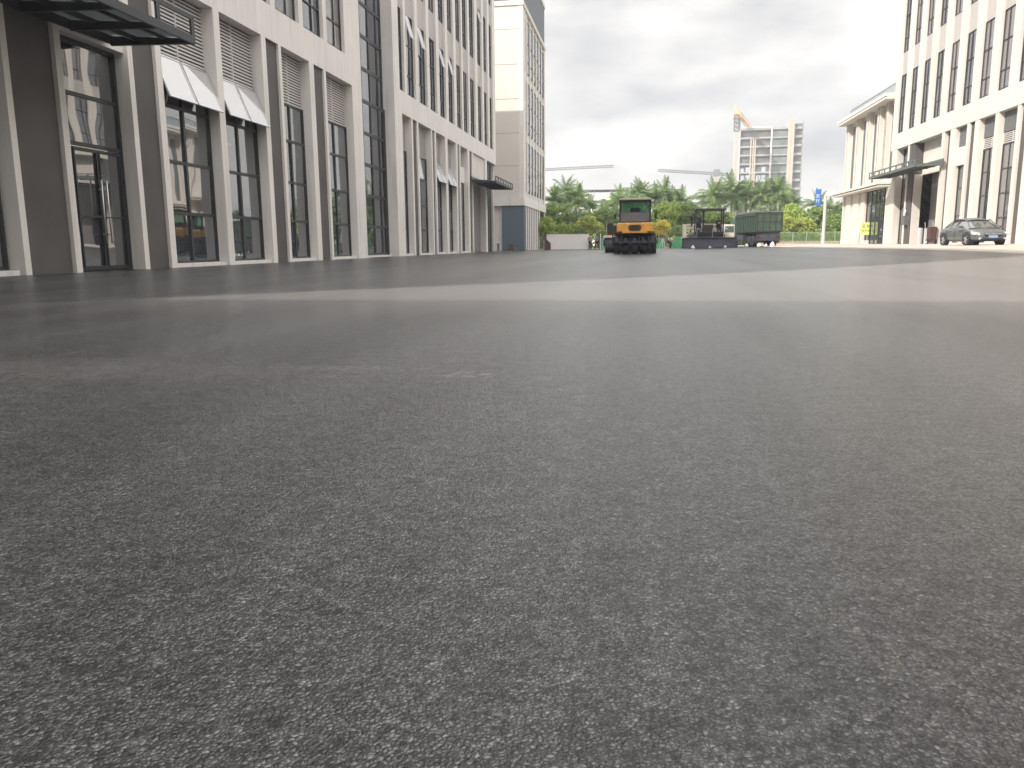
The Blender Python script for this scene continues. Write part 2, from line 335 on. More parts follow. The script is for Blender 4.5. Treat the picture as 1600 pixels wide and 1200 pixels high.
# ---------------- left, near building (A)
A=empty('office_building',(-14.2,41.0,0),'nearest white building on the left, glass entrance under a black steel canopy','building')
fa=Facade(A,-14.2,1)
fa.part('beam',wall_w,[(0,.8,1.8,41.1,8.5,9.8)])
bays=[]; y=38.9
while y>4: bays.append((y-2.25,y)); y-=2.68
bays=bays[::-1]
upper_floors(fa,1.8,41.1,bays)
fa.part('ground_wall',taupe,[(.62,16,1.8,41.1,0,8.5)])
def fin(fc,a,b,h=8.5,d=.6,m=wall_w,z0=0):
    return fc.part('pier',m,[(0,d,a,b,z0,h)])
def panel(fc,a,b,z0=0,h=8.5,d=.1): return fc.part('wall_panel',taupe,[(d,.62,a,b,z0,h)])
def sill(fc,a,b,z=0): return fc.part('sill',wall_w,[(.1,.6,a,b,z,z+.12)])
def gbay(fc,a,b,z=0,sash=False,louv=True,top=8.5,open2=None,blind=False):
    c=(a+b)/2
    sill(fc,a,b,z)
    sa=[(a+.05,c-.03,5.02,6.46,R(22)),(c+.03,b-.05,5.02,6.46,R(22))] if sash else None
    if open2: sa=open2
    fc.window(a,b,z+.12,6.5,rails=[r+z*.5 for r in RL],mulls=(c,),sash=sa,gm=glass_b if blind else glass,fw=.08,rail_w=.05,mull_w=.055)
    fc.louvre(a,b,6.5,top,m=louv_l)
for a,b in ((16.84,17.03),(18.58,18.8),(21.5,21.72),(22.85,23.15),(26.4,26.8),(29.9,30.27),(31.38,31.62),(34.4,34.9),(36.05,36.3),(39.7,41.1),(13.1,13.4),(11.2,11.6),(7.6,8.0),(3.6,4.0)): fin(fa,a,b)
for a,b in ((17.03,18.55),(21.72,22.85),(30.27,31.38),(34.9,36.05),(11.6,13.1),(1.8,3.6)): panel(fa,a,b)
gbay(fa,23.15,26.4,sash=True); gbay(fa,26.8,29.9,sash=True); gbay(fa,31.62,34.4); gbay(fa,36.3,39.7); gbay(fa,13.4,16.77); gbay(fa,8.0,11.2); gbay(fa,4.0,7.6)
# entrance
fa.part('lintel',wall_w,[(.12,.6,18.8,21.5,5.98,8.5)])
w=fa.window(18.8,21.5,.02,5.98,rails=(3.34,4.6),mulls=(19.3,),d=.45,fw=.1,name='entrance_frame',rail_w=.05)
for k,(a,b) in enumerate(((19.42,20.36),(20.42,21.36))):
    dd=fa.part('door',frame_d,[(.40,.45,a,a+.05,.06,3.25),(.40,.45,b-.05,b,.06,3.25),(.401,.449,a+.05,b-.05,.06,.14),(.401,.449,a+.05,b-.05,3.17,3.25),(.405,.445,a+.05,b-.05,1.44,1.48)],w)
for yy in (20.28,20.5):
    mb=MB(); X0=-14.2-.30-fa.L.x; Y0=yy-fa.L.y
    mb.tube((X0,Y0,.75),(X0,Y0,2.45),.022); mb.tube((X0,Y0,1.0),(X0-.1,Y0,1.0),.015); mb.tube((X0,Y0,2.2),(X0-.1,Y0,2.2),.015)
    mb.build('door_handle',silver,w,smooth=True)
def canopy(fc,y0,y1,proj,zt,zb,n,m=None):
    L0=fc.L; X=fc.X-L0.x; o=fc.o; mb=MB(); Z=lambda z:z-fc.z0; m=m or steel
    xo=X+o*proj; a0=y0-L0.y; a1=y1-L0.y
    mb.box(xo-o*.07,xo,a0,a1,Z(zb),Z(zb+.2)); mb.box(xo-o*.07,xo,a0,a1,Z(zt-.1),Z(zt))      # open fascia: lower and upper rail
    mb.box(X+o*.001,X+o*.1,a0,a1,Z(zb+.12),Z(zt))
    for i in range(n+1):
        yy=a0+(a1-a0)*i/n; t=.05; yy=min(max(yy,a0+t+.02),a1-t-.02)
        mb.prism([(X+o*.1,Z(zb+.30)),(xo-o*.07,Z(zb+.13)),(xo-o*.07,Z(zb+.001)),(X+o*.1,Z(zb+.06))],'y',yy-t,yy+t)
        mb.box(xo-o*.065,xo-o*.005,yy-t-.02,yy+t+.02,Z(zb+.2),Z(zt-.1))
    for j in (.33,.66): mb.box(X+o*proj*j-.04,X+o*proj*j+.04,a0+.06,a1-.06,Z(zb+.14),Z(zb+.26))
    c=mb.build('canopy',m,fc.r)
    for i in range(n):
        a=a0+(a1-a0)*i/n+.03; b=a0+(a1-a0)*(i+1)/n-.03
        M_=[(X+o*.02,a,Z(zb+.33)),(xo-o*.08,a,Z(zb+.16)),(xo-o*.08,b,Z(zb+.16)),(X+o*.02,b,Z(zb+.33))]
        MB().add(M_+[(p[0],p[1],p[2]+.015) for p in M_],[(0,1,2,3),(4,7,6,5),(0,4,5,1),(1,5,6,2),(2,6,7,3),(3,7,4,0)]).build('glass_panel',cglass,c)
    return c
canopy(fa,11.0,20.75,2.5,6.62,5.92,6)
# ---------------- stair curtain wall between A and B
fa.part('stair_recess_wall',taupe,[(1.1,16,41.1,46.8,0,ROOF)])
rails=[1.7+1.68*i for i in range(16)]
fa.window(41.1,46.8,.1,27.8,rails=rails,mulls=(41.7,43.1,44.55,45.95),d=.72,fw=.13,rail_w=.085,mull_w=.07,name='stair_curtain_window',gm=glassmat('stair_glass',(.03,.036,.045),.01,3.0))
fa.part('sill',wall_w,[(.45,1.0,41.1,46.8,0,.1)])
# ---------------- left, far building (B)
B=empty('office_building',(-14.2,81.0,0),'white building on the left between glazed stairwell and the far gable','building')
fb=Facade(B,-14.2,1)
fb.part('beam',wall_w,[(0,.8,46.8,80.8,8.5,9.8)])
bb=[(48.0,49.1),(49.58,51.65),(52.32,54.5),(55.18,57.15),(57.91,59.9),(60.68,62.6),(63.47,65.4),(65.94,67.95),(68.61,70.9),(71.97,74.05),(74.87,76.8),(77.7,79.5)]
upper_floors(fb,46.8,80.8,bb,roof=26.0,par=.6,sashes={(49.6,0),(52.3,0),(57.9,0),(60.7,0),(72.0,1),(63.5,1)})
fb.part('ground_wall',taupe,[(.62,16,46.8,75.5,0,8.5),(2.2,16,75.5,80.8,0,8.5)])
for a,b in ((46.8,48.3),(50.3,50.6),(51.6,51.95),(55.2,55.5),(56.2,56.55),(59.3,60.0),(62.8,63.35),(64.06,64.4),(67.2,67.9),(69.0,69.4),(75.0,75.9)): fin(fb,a,b)
for a,b in ((50.6,51.6),(55.5,56.2),(63.35,64.06),(67.9,69.0)): panel(fb,a,b)
gbay(fb,48.3,50.3); gbay(fb,51.95,55.2,open2=[(52.0,53.5,5.02,6.4,R(9))]); gbay(fb,56.55,59.3,sash=True); gbay(fb,60.0,62.8,sash=True); 
sill(fb,64.4,67.2); fb.window(64.4,67.2,.12,5.75,rails=RL[:2],mulls=(65.8,)); fb.part('wall_panel',wall_w,[(.3,.62,64.4,67.2,5.75,7.0)]); fb.louvre(64.4,67.2,7.0,8.5)
fb.part('wall_panel',wall_c,[(.15,.62,69.4,75.0,6.0,8.5)])
g1=MB(); z=.1
fbx=[(.57,.62,69.4,75.0,0.02,6.0)]
for i in range(48): fbx.append((.545,.57,69.4,75.0,.04+i*.123,.04+i*.123+.09))
fb.part('roller_gate',shutter,fbx)
for yy in (76.6,77.9,79.2,80.5): fb.part('column',frame_g if yy<80 else wall_w,[(.25,.5,yy,yy+.22,0,8.5)])
fb.window(75.9,80.8,.1,8.5,rails=(1.7,3.3,5.0,6.6),mulls=(77.2,78.5,79.8),d=2.0,name='lobby_window')
canopy(fb,68.2,77.6,2.2,6.42,5.85,7)
# ---------------- far left building (F) with its plain gable to the camera
Fb=empty('tall_office_building',(-12.7,90.0,0),'pale block at the far left end with plain sunlit gable and dark crown','building')
def lb(mb,x0,x1,y0,y1,z0,z1): return mb.box(x0+12.7,x1+12.7,y0-90,y1-90,z0,z1)
m=MB()
for z0,z1 in ((5.92,9.28),(9.33,12.78),(12.83,16.38),(16.43,19.98),(20.03,23.58),(23.63,26.0)): lb(m,-40,-12.7-.5,90,90.3,z0,z1)
m.build('gable_wall',mat('gable_paint',(.60,.565,.52),.8,.3,var=.03,vscale=.3),Fb)
m=MB(); lb(m,-40,-13.2,90.06,90.35,5.9,26); m.build('joint_wall',mat('joint_grey',(.4,.37,.34),.9),Fb)
m=MB(); lb(m,-13.2,-12.7,89.98,91.2,5.9,26.0); lb(m,-13.2,-12.7,91.5,92.1,5.9,26.0)
for yy in (93.0,95.8,98.6,101.4,104.2,107.0): lb(m,-13.15,-12.75,yy+.2,yy+.8,5.9,26)
lb(m,-13.2,-12.7,109.8,111,5.9,26); m.build('wall',wall_w,Fb)
m=MB(); lb(m,-40,-12.88,90.35,111,5.95,25.95); lb(m,-40,-13.4,90.36,111,0,5.9); m.build('core_wall',wall_w,Fb)
for yy,ww in ((92.15,.8),(93.95,1.8),(96.75,1.8),(99.55,1.8),(102.35,1.8),(105.15,1.8),(107.95,1.8)):
    for k in range(3):
        z0=6.6+6.6*k; m=MB()
        m.box(-.16,-.08,yy-90,yy+.1-90,z0,z0+5.6); m.box(-.16,-.08,yy+ww-.1-90,yy+ww-90,z0,z0+5.6)
        for zz in (0,1.2,3.2,5.45): m.box(-.155,-.085,yy+.1-90,yy+ww-.1-90,z0+zz,z0+zz+.12)
        wq=m.build('window',frame_d,Fb); MB().box(-.14,-.12,yy-90,yy+ww-90,z0,z0+5.6).build('pane',glass,wq)
m=MB(); lb(m,-40,-12.62,89.9,111.1,4.98,5.9); m.build('band',wall_w,Fb)
m=MB(); lb(m,-40,-12.62,89.9,111.1,26.0,26.5); m.build('cornice',wall_c,Fb)
m=MB()
for i in range(60): 
    xx=-12.9-i*.45
    if xx>-39: lb(m,xx-.16,xx,90,90.12,26.5,31.2)
lb(m,-12.95,-12.8,90.1,111,26.5,31.2)
lb(m,-39,-13.2,90.4,90.5,26.5,31.2)
m.build('crown_louvre',crownm,Fb)
m=MB(); lb(m,-40,-12.7,89.95,111.1,31.2,31.7); m.build('coping',wall_c,Fb)
m=MB(); lb(m,-30,-16.6,90.2,90.35,0,4.98); m.build('wall_panel',wall_w,Fb)
m=MB(); lb(m,-15.2,-12.72,90.02,91.6,0,4.98); m.build('corner_pier',bluegrey,Fb)
m=MB(); lb(m,-13.2,-12.75,92.2,111,0,4.98); m.build('ground_glazing',glass,Fb)
for yy in (91.7,93.4,95.1,96.8,98.5,100.2,102,104,110): m=MB(); lb(m,-13.1,-12.68,yy,yy+.55,0,4.98); m.build('pier',wall_w,Fb)
# ---------------- right building (D), sunlit
RZ=.38
D=empty('office_building',(22.0,77.0,RZ),'sunlit cream office building on the right, directly behind the parked car','building')
fd=Facade(D,22.0,-1)
fd.part('band',wall_c,[(-.02,.8,8.0,77.2,8.5,9.8)])
bb=[]; y=76.1; i=0
y=76.1
while y>10: bb.append((y-1.8,y)); y-=2.82
bb=bb[::-1]
upper_floors(fd,8.0,77.2,bb,wm=wall_c,sashes={(round(bb[-3][0],1),1),(round(bb[-9][0],1),1)})
fd.part('ground_wall',taupe,[(.75,16,8.0,65.0,RZ,8.5),(2.6,16,65.0,77.2,RZ,8.5),(.75,2.6,70.85,72.2,RZ,8.5)])
def dbay(a,b,full=True):
    c=a+(b-a)*.62
    sill(fd,a,b,RZ)
    fd.part('opaque_pane',frame_g,[(.35,.6,a,b,7.26,8.5)])
    fd.louvre(a,b,6.55,7.26,d=.4)
    fd.window(a,b,RZ+.12,6.55,rails=(2.05,3.55,5.05),mulls=(c,),d=.42,gm=glass if rnd.random()<.6 else glass_b)
def dunit(y1):   # y1 = far end of the taupe panel; 7.4 m module
    panel2=[(.15,.75,y1-.9,y1,RZ,8.5)]
    fd.part('wall_panel',taupe,panel2)
    fin(fd,y1-1.6,y1-.9,m=wall_c,z0=RZ); dbay(y1-4.0,y1-1.6)
    fin(fd,y1-4.5,y1-4.0,m=wall_c,z0=RZ); dbay(y1-7.0,y1-4.5); fin(fd,y1-7.4,y1-7.0,m=wall_c,z0=RZ)
y=60.0
while y>15: dunit(y); y-=7.4
fin(fd,60.0,60.4,m=wall_c,z0=RZ)
sill(fd,60.4,62.4,RZ); fd.window(60.4,62.4,RZ+.12,5.87,rails=(2.4,4.3),mulls=(61.4,),d=.42); fd.part('wall_panel',wall_c,[(.2,.75,60.4,62.4,5.87,7.1)]); fd.part('opaque_pane',frame_g,[(.3,.6,60.4,62.4,7.1,8.5)])
fin(fd,62.4,63.35,m=wall_c,z0=RZ); fd.part('wall_panel',taupe,[(.3,.75,63.35,64.5,RZ,8.5)]); fin(fd,64.5,65.0,m=wall_c,z0=RZ)
fd.part('wall_panel',wall_c,[(.7,1.0,65.0,70.85,5.95,8.5)])
fbx=[(1.5,1.6,65.0,70.85,RZ,5.95)]
for i in range(45): fbx.append((1.475,1.5,65.0,70.85,RZ+.03+i*.123,RZ+.12+i*.123))
fd.part('roller_gate',shutter,fbx)
fd.part('reveal',wall_c,[(.15,2.3,70.85,71.0,RZ,6.0)])
fd.part('pier',taupe,[(0.05,.75,71.0,72.2,RZ,8.5)]); fin(fd,72.2,72.55,m=wall_c,z0=RZ)
fd.window(72.55,75.4,RZ+.1,8.5,rails=(2.1,3.7,5.4,7.0),mulls=(73.5,74.4),d=.6,name='lobby_window'); fin(fd,75.4,76.7,m=wall_c,z0=RZ)
fd.part('side_wall',wall_c,[(2.4,16,77.0,77.2,RZ,8.5)])
canopy(fd,64.2,76.2,2.0,6.6,6.05,8,m=mat('canopy_grey_green',(.11,.125,.12),.5,.4))
m=MB(); m.box(-2.02,-1.7,70.95-77,71.6-77,2.5,3.2)
# wall box and lamp on the taupe pier
bxo=MB().box(-.25,.05,71.3-77,71.95-77,1.6,2.35).build('meter_box',frame_g,D)
MB().tube((-.15,71.6-77,2.65),(-.15,71.6-77,2.85),.12,.05).build('wall_lamp',silver,D)
# ---------------- low building (E) beyond
E_=empty('low_office_building',(22.0,94.0,RZ),'low cream building with glass roof railing beyond the right office block','building')
fe=Facade(E_,22.0,-1)
fe.part('roof_slab',wall_c,[(-.75,16,77.25,94.6,13.0,13.18),(-.6,16,77.25,94.45,13.18,13.22)]); fe.part('cornice',wall_w,[(-.8,16,77.25,94.65,13.24,13.5)])
mb=MB()
for i in range(22): fe.bx(mb,.2,.25,78+i*.72,78.04+i*.72,13.5,14.45)
fe.bx(mb,.19,.26,77.3,93.2,14.4,14.45)
rl=mb.build('roof_railing',frame_g,E_); fe.part('glass_panel',mat('rail_glass',(.3,.36,.38),.1,.5),[(.22,.235,77.3,93.1,13.5,14.38)],rl)
fe.part('rear_wall',wall_c,[(.4,16,77.25,93.6,RZ,13.0)])
for a,b in ((92.7,93.6),(88.6,89.7),(84.8,85.9),(81.2,82.2),(78.9,79.5)): fe.part('pier',wall_c,[(0,.4,a,b,5.9,13.0)]); fe.part('pier_groove',taupe,[(-.004,.0,a+.3,a+.42,5.9,12.9)])
for a,b in ((89.7,92.7),(85.9,88.6),(82.2,84.8),(79.5,81.2),(77.25,78.9)):
    fe.part('window_strip',frame_g,[(.36,.399,a+(1.45 if b-a>2 else .95),b-(.55 if b-a>2 else .2),6.3,12.6)])
fe.part('ledge',wall_c,[(-.9,.4,77.25,94.8,5.5,5.62),(-1.0,.4,77.25,94.9,5.70,5.86)]); fe.part('ledge_shadow_strip',taupe,[(-.8,.3,77.3,94.6,5.62,5.70)])  # taupe strip stands in for the shadow line between the ledges
for a,b in ((93.0,93.6),(90.2,92.3),(87.2,89.4),(84.9,86.4),(76.9,78.0)): fe.part('pier',wall_c,[(.05,.4,a,b,RZ,5.45)])
fe.window(78.0,84.9,RZ+.05,5.45,rails=(4.1,),mulls=(79.2,80.5,81.8,83.3),d=.3,name='shopfront_window')
# ---------------- building behind the camera: throws the near shadow
G=empty('office_building',(-30,-16,0),'white office block behind the photographer, outside the picture','building')
m=MB(); m.box(-60,50,-20,0,0,ROOF+.3); m.build('wall',wall_w,G)
m=MB()
for i in range(38):
    for k in range(4): m.box(-58+i*2.8,-56.4+i*2.8,-.02,.03,1+6.8*k,5.5+6.8*k)
m.build('window_band',glass,G)

# ------------------------------------------------------------------ materials for things
tyre=mat('tyre_rubber',(.04,.042,.05),.75,.3,var=.25,vscale=6)
blackp=mat('black_paint',(.025,.027,.033),.45,.5)
orange=mat('orange_paint',(.80,.39,.07),.4,.5,var=.12,vscale=3)
redl=mat('red_lens',(.13,.02,.02),.2,.5)
beige=mat('beige_paint',(.62,.56,.46),.5,.4,var=.15,vscale=2)
navy=mat('worn_navy_steel',(.06,.065,.085),.6,.4,var=.3,vscale=2)
greenp=mat('truck_green',(.058,.088,.06),.55,.4,var=.25,vscale=1.5)
greend=mat('truck_green_dark',(.03,.055,.045),.6,.4,var=.2,vscale=2)
whitep=mat('white_paint',(.78,.76,.72),.5,.4,var=.05,vscale=2)
fenceg=mat('green_hoarding',(.10,.42,.20),.5,.4,var=.1,vscale=1)
skin=mat('skin',(.42,.26,.19),.6,.3); hair=mat('hair',(.015,.013,.012),.6,.3)
khaki=mat('khaki_cloth',(.34,.29,.17),.9,.1); darkcl=mat('dark_cloth',(.04,.045,.06),.9,.1); bluecl=mat('blue_cloth',(.05,.08,.2),.9,.1); greycl=mat('grey_cloth',(.25,.25,.26),.9,.1); hatm=mat('yellow_hat',(.7,.5,.1),.4,.5); hivis=mat('reflective_vest',(.75,.62,.3),.7,.2)
cabglass=mat('cab_glass',(.05,.10,.085),.08,.5,ior=1.7)
chrome=mat('chrome',(.75,.76,.78),.15,.5,metal=1)
lens=mat('headlight_lens',(.7,.72,.75),.1,.6)
plateb=mat('number_plate_blue',(.22,.33,.52),.4,.4)
carp=mat('car_grey_paint',(.13,.14,.145),.28,.6,metal=.35,ior=1.6)
def wheel(root,name,c,r,w,axis,rimr=.55,rm=silver,n=24):
    ax=Vector(axis).normalized(); c=Vector(c)
    mb=MB(); prof=[(-.5,.72),(-.5,.93),(-.36,1),(.36,1),(.5,.93),(.5,.72)]
    u=ax.cross(Vector((0,0,1))).normalized(); v=Vector((0,0,1))
    vs=[]; fs=[]; m_=len(prof)
    for i in range(n):
        t=2*math.pi*i/n
        for a,b in prof: vs.append(c+ax*(a*w)+(u*math.cos(t)+v*math.sin(t))*(b*r if abs(a)>.49 and b<.8 else b*r) if not (b<.8) else c+ax*(a*w)+(u*math.cos(t)+v*math.sin(t))*rimr*r)
    for i in range(n):
        j=(i+1)%n
        for k in range(m_-1): fs.append((i*m_+k,i*m_+k+1,j*m_+k+1,j*m_+k))
    mb.add(vs,fs)
    wo=mb.build('wheel',tyre,root,smooth=False)
    rb=MB(); rb.tube(c-ax*w*.34,c+ax*w*.34,rimr*r*1.0,n=n); 
    rb.tube(c-ax*w*.44,c+ax*w*.44,rimr*r*.35,n=12)
    for k in range(5):
        t=2*math.pi*k/5; d=u*math.cos(t)+v*math.sin(t)
        rb.tube(c+ax*w*.40+d*rimr*r*.2,c+ax*w*.40+d*rimr*r*.95,.035,n=6)
        rb.tube(c-ax*w*.40+d*rimr*r*.2,c-ax*w*.40+d*rimr*r*.95,.035,n=6)
    rb.build('rim',rm,wo); return wo
def at0(x,y): return (x,y,g(x,y))

# ------------------------------------------------------------------ tyre roller seen from behind
def make_roller():
    r=empty('road_roller',at0(-.2,46.4),'orange pneumatic tyre road roller with glazed black cab, in the middle of the fresh asphalt','road roller')
    for i in range(5):
        x=-1.0+i*.5
        mb=MB(); n=22; R_=.5
        prof=[(-.21,.62),(-.21,.93),(-.15,1.0),(.15,1.0),(.21,.93),(.21,.62)]
        vs=[];fs=[]
        for k in range(n):
            t=2*math.pi*k/n
            for a,b in prof: vs.append((x+a,-.05+math.cos(t)*b*R_,.5+math.sin(t)*b*R_))
        for k in range(n):
            j=(k+1)%n
            for q in range(5): fs.append((k*6+q,k*6+q+1,j*6+q+1,j*6+q))
        mb.add(vs,fs); wo=mb.build('tyre',tyre,r); 
        MB().tube((x-.17,-.05,.5),(x+.17,-.05,.5),.31,n=16).build('rim',navy,wo)
    for i in range(4):
        x=-.75+i*.5
        mb=MB(); n=20; vs=[];fs=[]
        for k in range(n):
            t=2*math.pi*k/n
            for a,b in ((-.21,.6),(-.21,.95),(.21,.95),(.21,.6)): vs.append((x+a,3.4+math.cos(t)*b*.5,.5+math.sin(t)*b*.5))
        for k in range(n):
            j=(k+1)%n
            for q in range(3): fs.append((k*4+q,k*4+q+1,j*4+q+1,j*4+q))
        mb.add(vs,fs).build('front_tyre',tyre,r)
    mb=MB()
    mb.box(-1.24,1.24,-.72,-.62,.62,.72)                                    # scraper beam
    mb.box(-1.18,1.18,-.1,.5,1.02,1.12)
    for i in range(6): mb.box(-1.26+i*.5,-1.22+i*.5,-.72,.2,.55,1.08)
    for i in range(5): mb.box(-1.08+i*.5,-.92+i*.5,-.74,-.6,.72,.86)
    mb.build('scraper_frame',navy,r)
    mb=MB(); mb.box(-.95,.95,-.6,4.0,1.1,1.24); mb.box(-1.15,1.15,2.9,4.0,.9,1.3); mb.build('chassis',blackp,r)
    # orange tail: bevelled slab with rounded corners
    mb=MB(); mb.prism([(-1.0,1.24),(-.96,1.14),(.96,1.14),(1.0,1.24),(1.0,1.62),(.93,1.72),(-.93,1.72),(-1.0,1.62)],'y',-.85,1.0); ob=mb.build('body',orange,r,bevel=.04)
    mb=MB(); mb.prism([(-.36,1.40),(-.28,1.28),(.28,1.28),(.36,1.40),(.36,1.5),(.28,1.6),(-.28,1.6),(-.36,1.5)],'y',-.875,-.84); gr_=mb.build('grille',mat('grille_brown',(.10,.06,.055),.6,.4),r)
    mb=MB()
    for k in range(6): mb.box(-.27,.27,-.885,-.872,1.3+k*.05,1.32+k*.05)
    mb.build('slat',blackp,gr_)
    for x in (-.82,.82): MB().box(x-.13,x+.13,-.875,-.84,1.16,1.25).build('tail_light',redl,r)
    mb=MB()
    for x in (-.42,.42): mb.tube((x,-.86,1.66),(x,-.89,1.66),.05,n=10)
    mb.build('reflector',lens,r)
    # cab frame with four posts, lower panels, roof
    mb=MB(); x0,x1,y0,y1=-.88,.88,-.35,1.5
    for x in (x0,x1-.09):
        for y in (y0,y1-.09): mb.box(x,x+.09,y,y+.09,1.72,2.98)
    mb.box(x0+.09,x1-.09,y0+.002,y0+.06,1.72,1.8); mb.box(x0+.09,x1-.09,y0+.002,y0+.06,2.86,2.97)
    mb.box(x0+.001,x1-.001,y1-.12,y1-.02,1.72,1.9); mb.box(x0+.01,x0+.07,y0+.05,y1-.05,1.725,1.79); mb.box(x1-.07,x1-.01,y0+.05,y1-.05,1.725,1.79)
    mb.build('cab_frame',blackp,r)
    MB().box(x0+.09,x1-.09,y0+.02,y0+.045,1.8,2.3).build('rear_panel',mat('cab_panel_grey',(.14,.145,.16),.5,.4,var=.15),r)
    cg=bpy.data.materials.new('clear_green_glass'); cg.use_nodes=True; nn=cg.node_tree.nodes; ll=cg.node_tree.links; pp=nn['Principled BSDF']; pp.inputs['Base Color'].default_value=(.25,.42,.36,1); pp.inputs['Roughness'].default_value=.05
    tr=nn.new('ShaderNodeBsdfTransparent'); tr.inputs[0].default_value=(.72,.86,.80,1); mx_=nn.new('ShaderNodeMixShader'); mx_.inputs[0].default_value=.86; oo=[a for a in nn if a.type=='OUTPUT_MATERIAL'][0]
    pp.inputs['Base Color'].default_value=(.06,.10,.09,1)
    ll.new(pp.outputs[0],mx_.inputs[1]); ll.new(tr.outputs[0],mx_.inputs[2]); ll.new(mx_.outputs[0],oo.inputs[0])
    MB().box(x0+.09,x1-.09,y0+.025,y0+.04,2.3,2.86).build('rear_window',cg,r)
    MB().box(x0+.09,x1-.09,y1-.06,y1-.05,1.9,2.97).build('windscreen',cg,r)
    for x in (x0+.02,x1-.035): MB().box(x,x+.012,y0+.09,y1-.09,1.8,2.97).build('side_window',cg,r)
    MB().prism([(-.93,2.98),(.93,2.98),(.86,3.08),(-.86,3.08)],'y',y0-.1,y1+.1).build('roof',mat('pale_roof',(.5,.46,.36),.5,.4),r,bevel=.02)
    mb=MB(); mb.box(-.28,.28,.25,.72,1.75,2.1); mb.box(-.27,.27,.22,.36,2.1,2.6); mb.build('seat',blackp,r,bevel=.04)
    mb=MB(); mb.tube((0,1.0,1.75),(0,.85,2.15),.03); mb.tube((0,.86,2.13),(0,.82,2.17),.2,n=16); mb.box(-.5,.5,1.05,1.35,1.75,2.05); mb.build('steering_console',blackp,r)
    for x in (-1.0,1.02):
        mb=MB(); mb.tube((x*.86,-.3,2.5),(x*1.12,-.32,2.2),.015,n=6); mb.box(x*1.12-.07,x*1.12+.07,-.36,-.32,1.95,2.2); mb.build('mirror',blackp,r)
    mb=MB(); mb.prism([(1.5,1.24),(3.9,1.24),(3.9,1.75),(3.4,1.95),(1.5,2.0)],'x',-.75,.75); mb.build('bonnet',orange,r,bevel=.04)
    return r
make_roller()
# ------------------------------------------------------------------ small open roller behind it
def make_drum_roller():
    r=empty('road_roller',at0(-1.55,57.5),'smaller open road roller with pale deck, half hidden behind the orange one','road roller')
    MB().tube((-.75,0,.55),(.85,0,.55),.55,n=32).build('drum',navy,r)
    MB().tube((-.75,2.6,.55),(.85,2.6,.55),.55,n=32).build('drum',navy,r)
    mb=MB(); 
    for x in (-.84,.9): mb.box(x-.04,x+.04,-.3,2.9,.45,.85)
    mb.box(-.84,.9,.75,1.9,.55,1.0); mb.build('frame',navy,r)
    MB().box(-.9,.95,-.55,.75,1.0,1.12).build('deck',beige,r,bevel=.03)
    MB().box(-.86,.9,-.5,.4,1.12,1.2).build('deck_panel',orange,r,bevel=.02)
    mb=MB(); mb.prism([(1.0,1.12),(2.4,1.12),(2.4,1.9),(1.2,2.0),(1.0,1.9)],'x',-.65,.6); mb.build('engine_box',blackp,r,bevel=.03)
    mb=MB(); mb.box(-.6,-.2,.1,.45,1.2,1.55); mb.box(-.6,-.2,.0,.1,1.55,2.05); mb.build('seat',blackp,r,bevel=.03)
    for x in (-.7,.65): MB().tube((x,.6,1.1),(x,.6,2.1),.03,n=8).build('handrail',silver,r)
    return r
make_drum_roller()
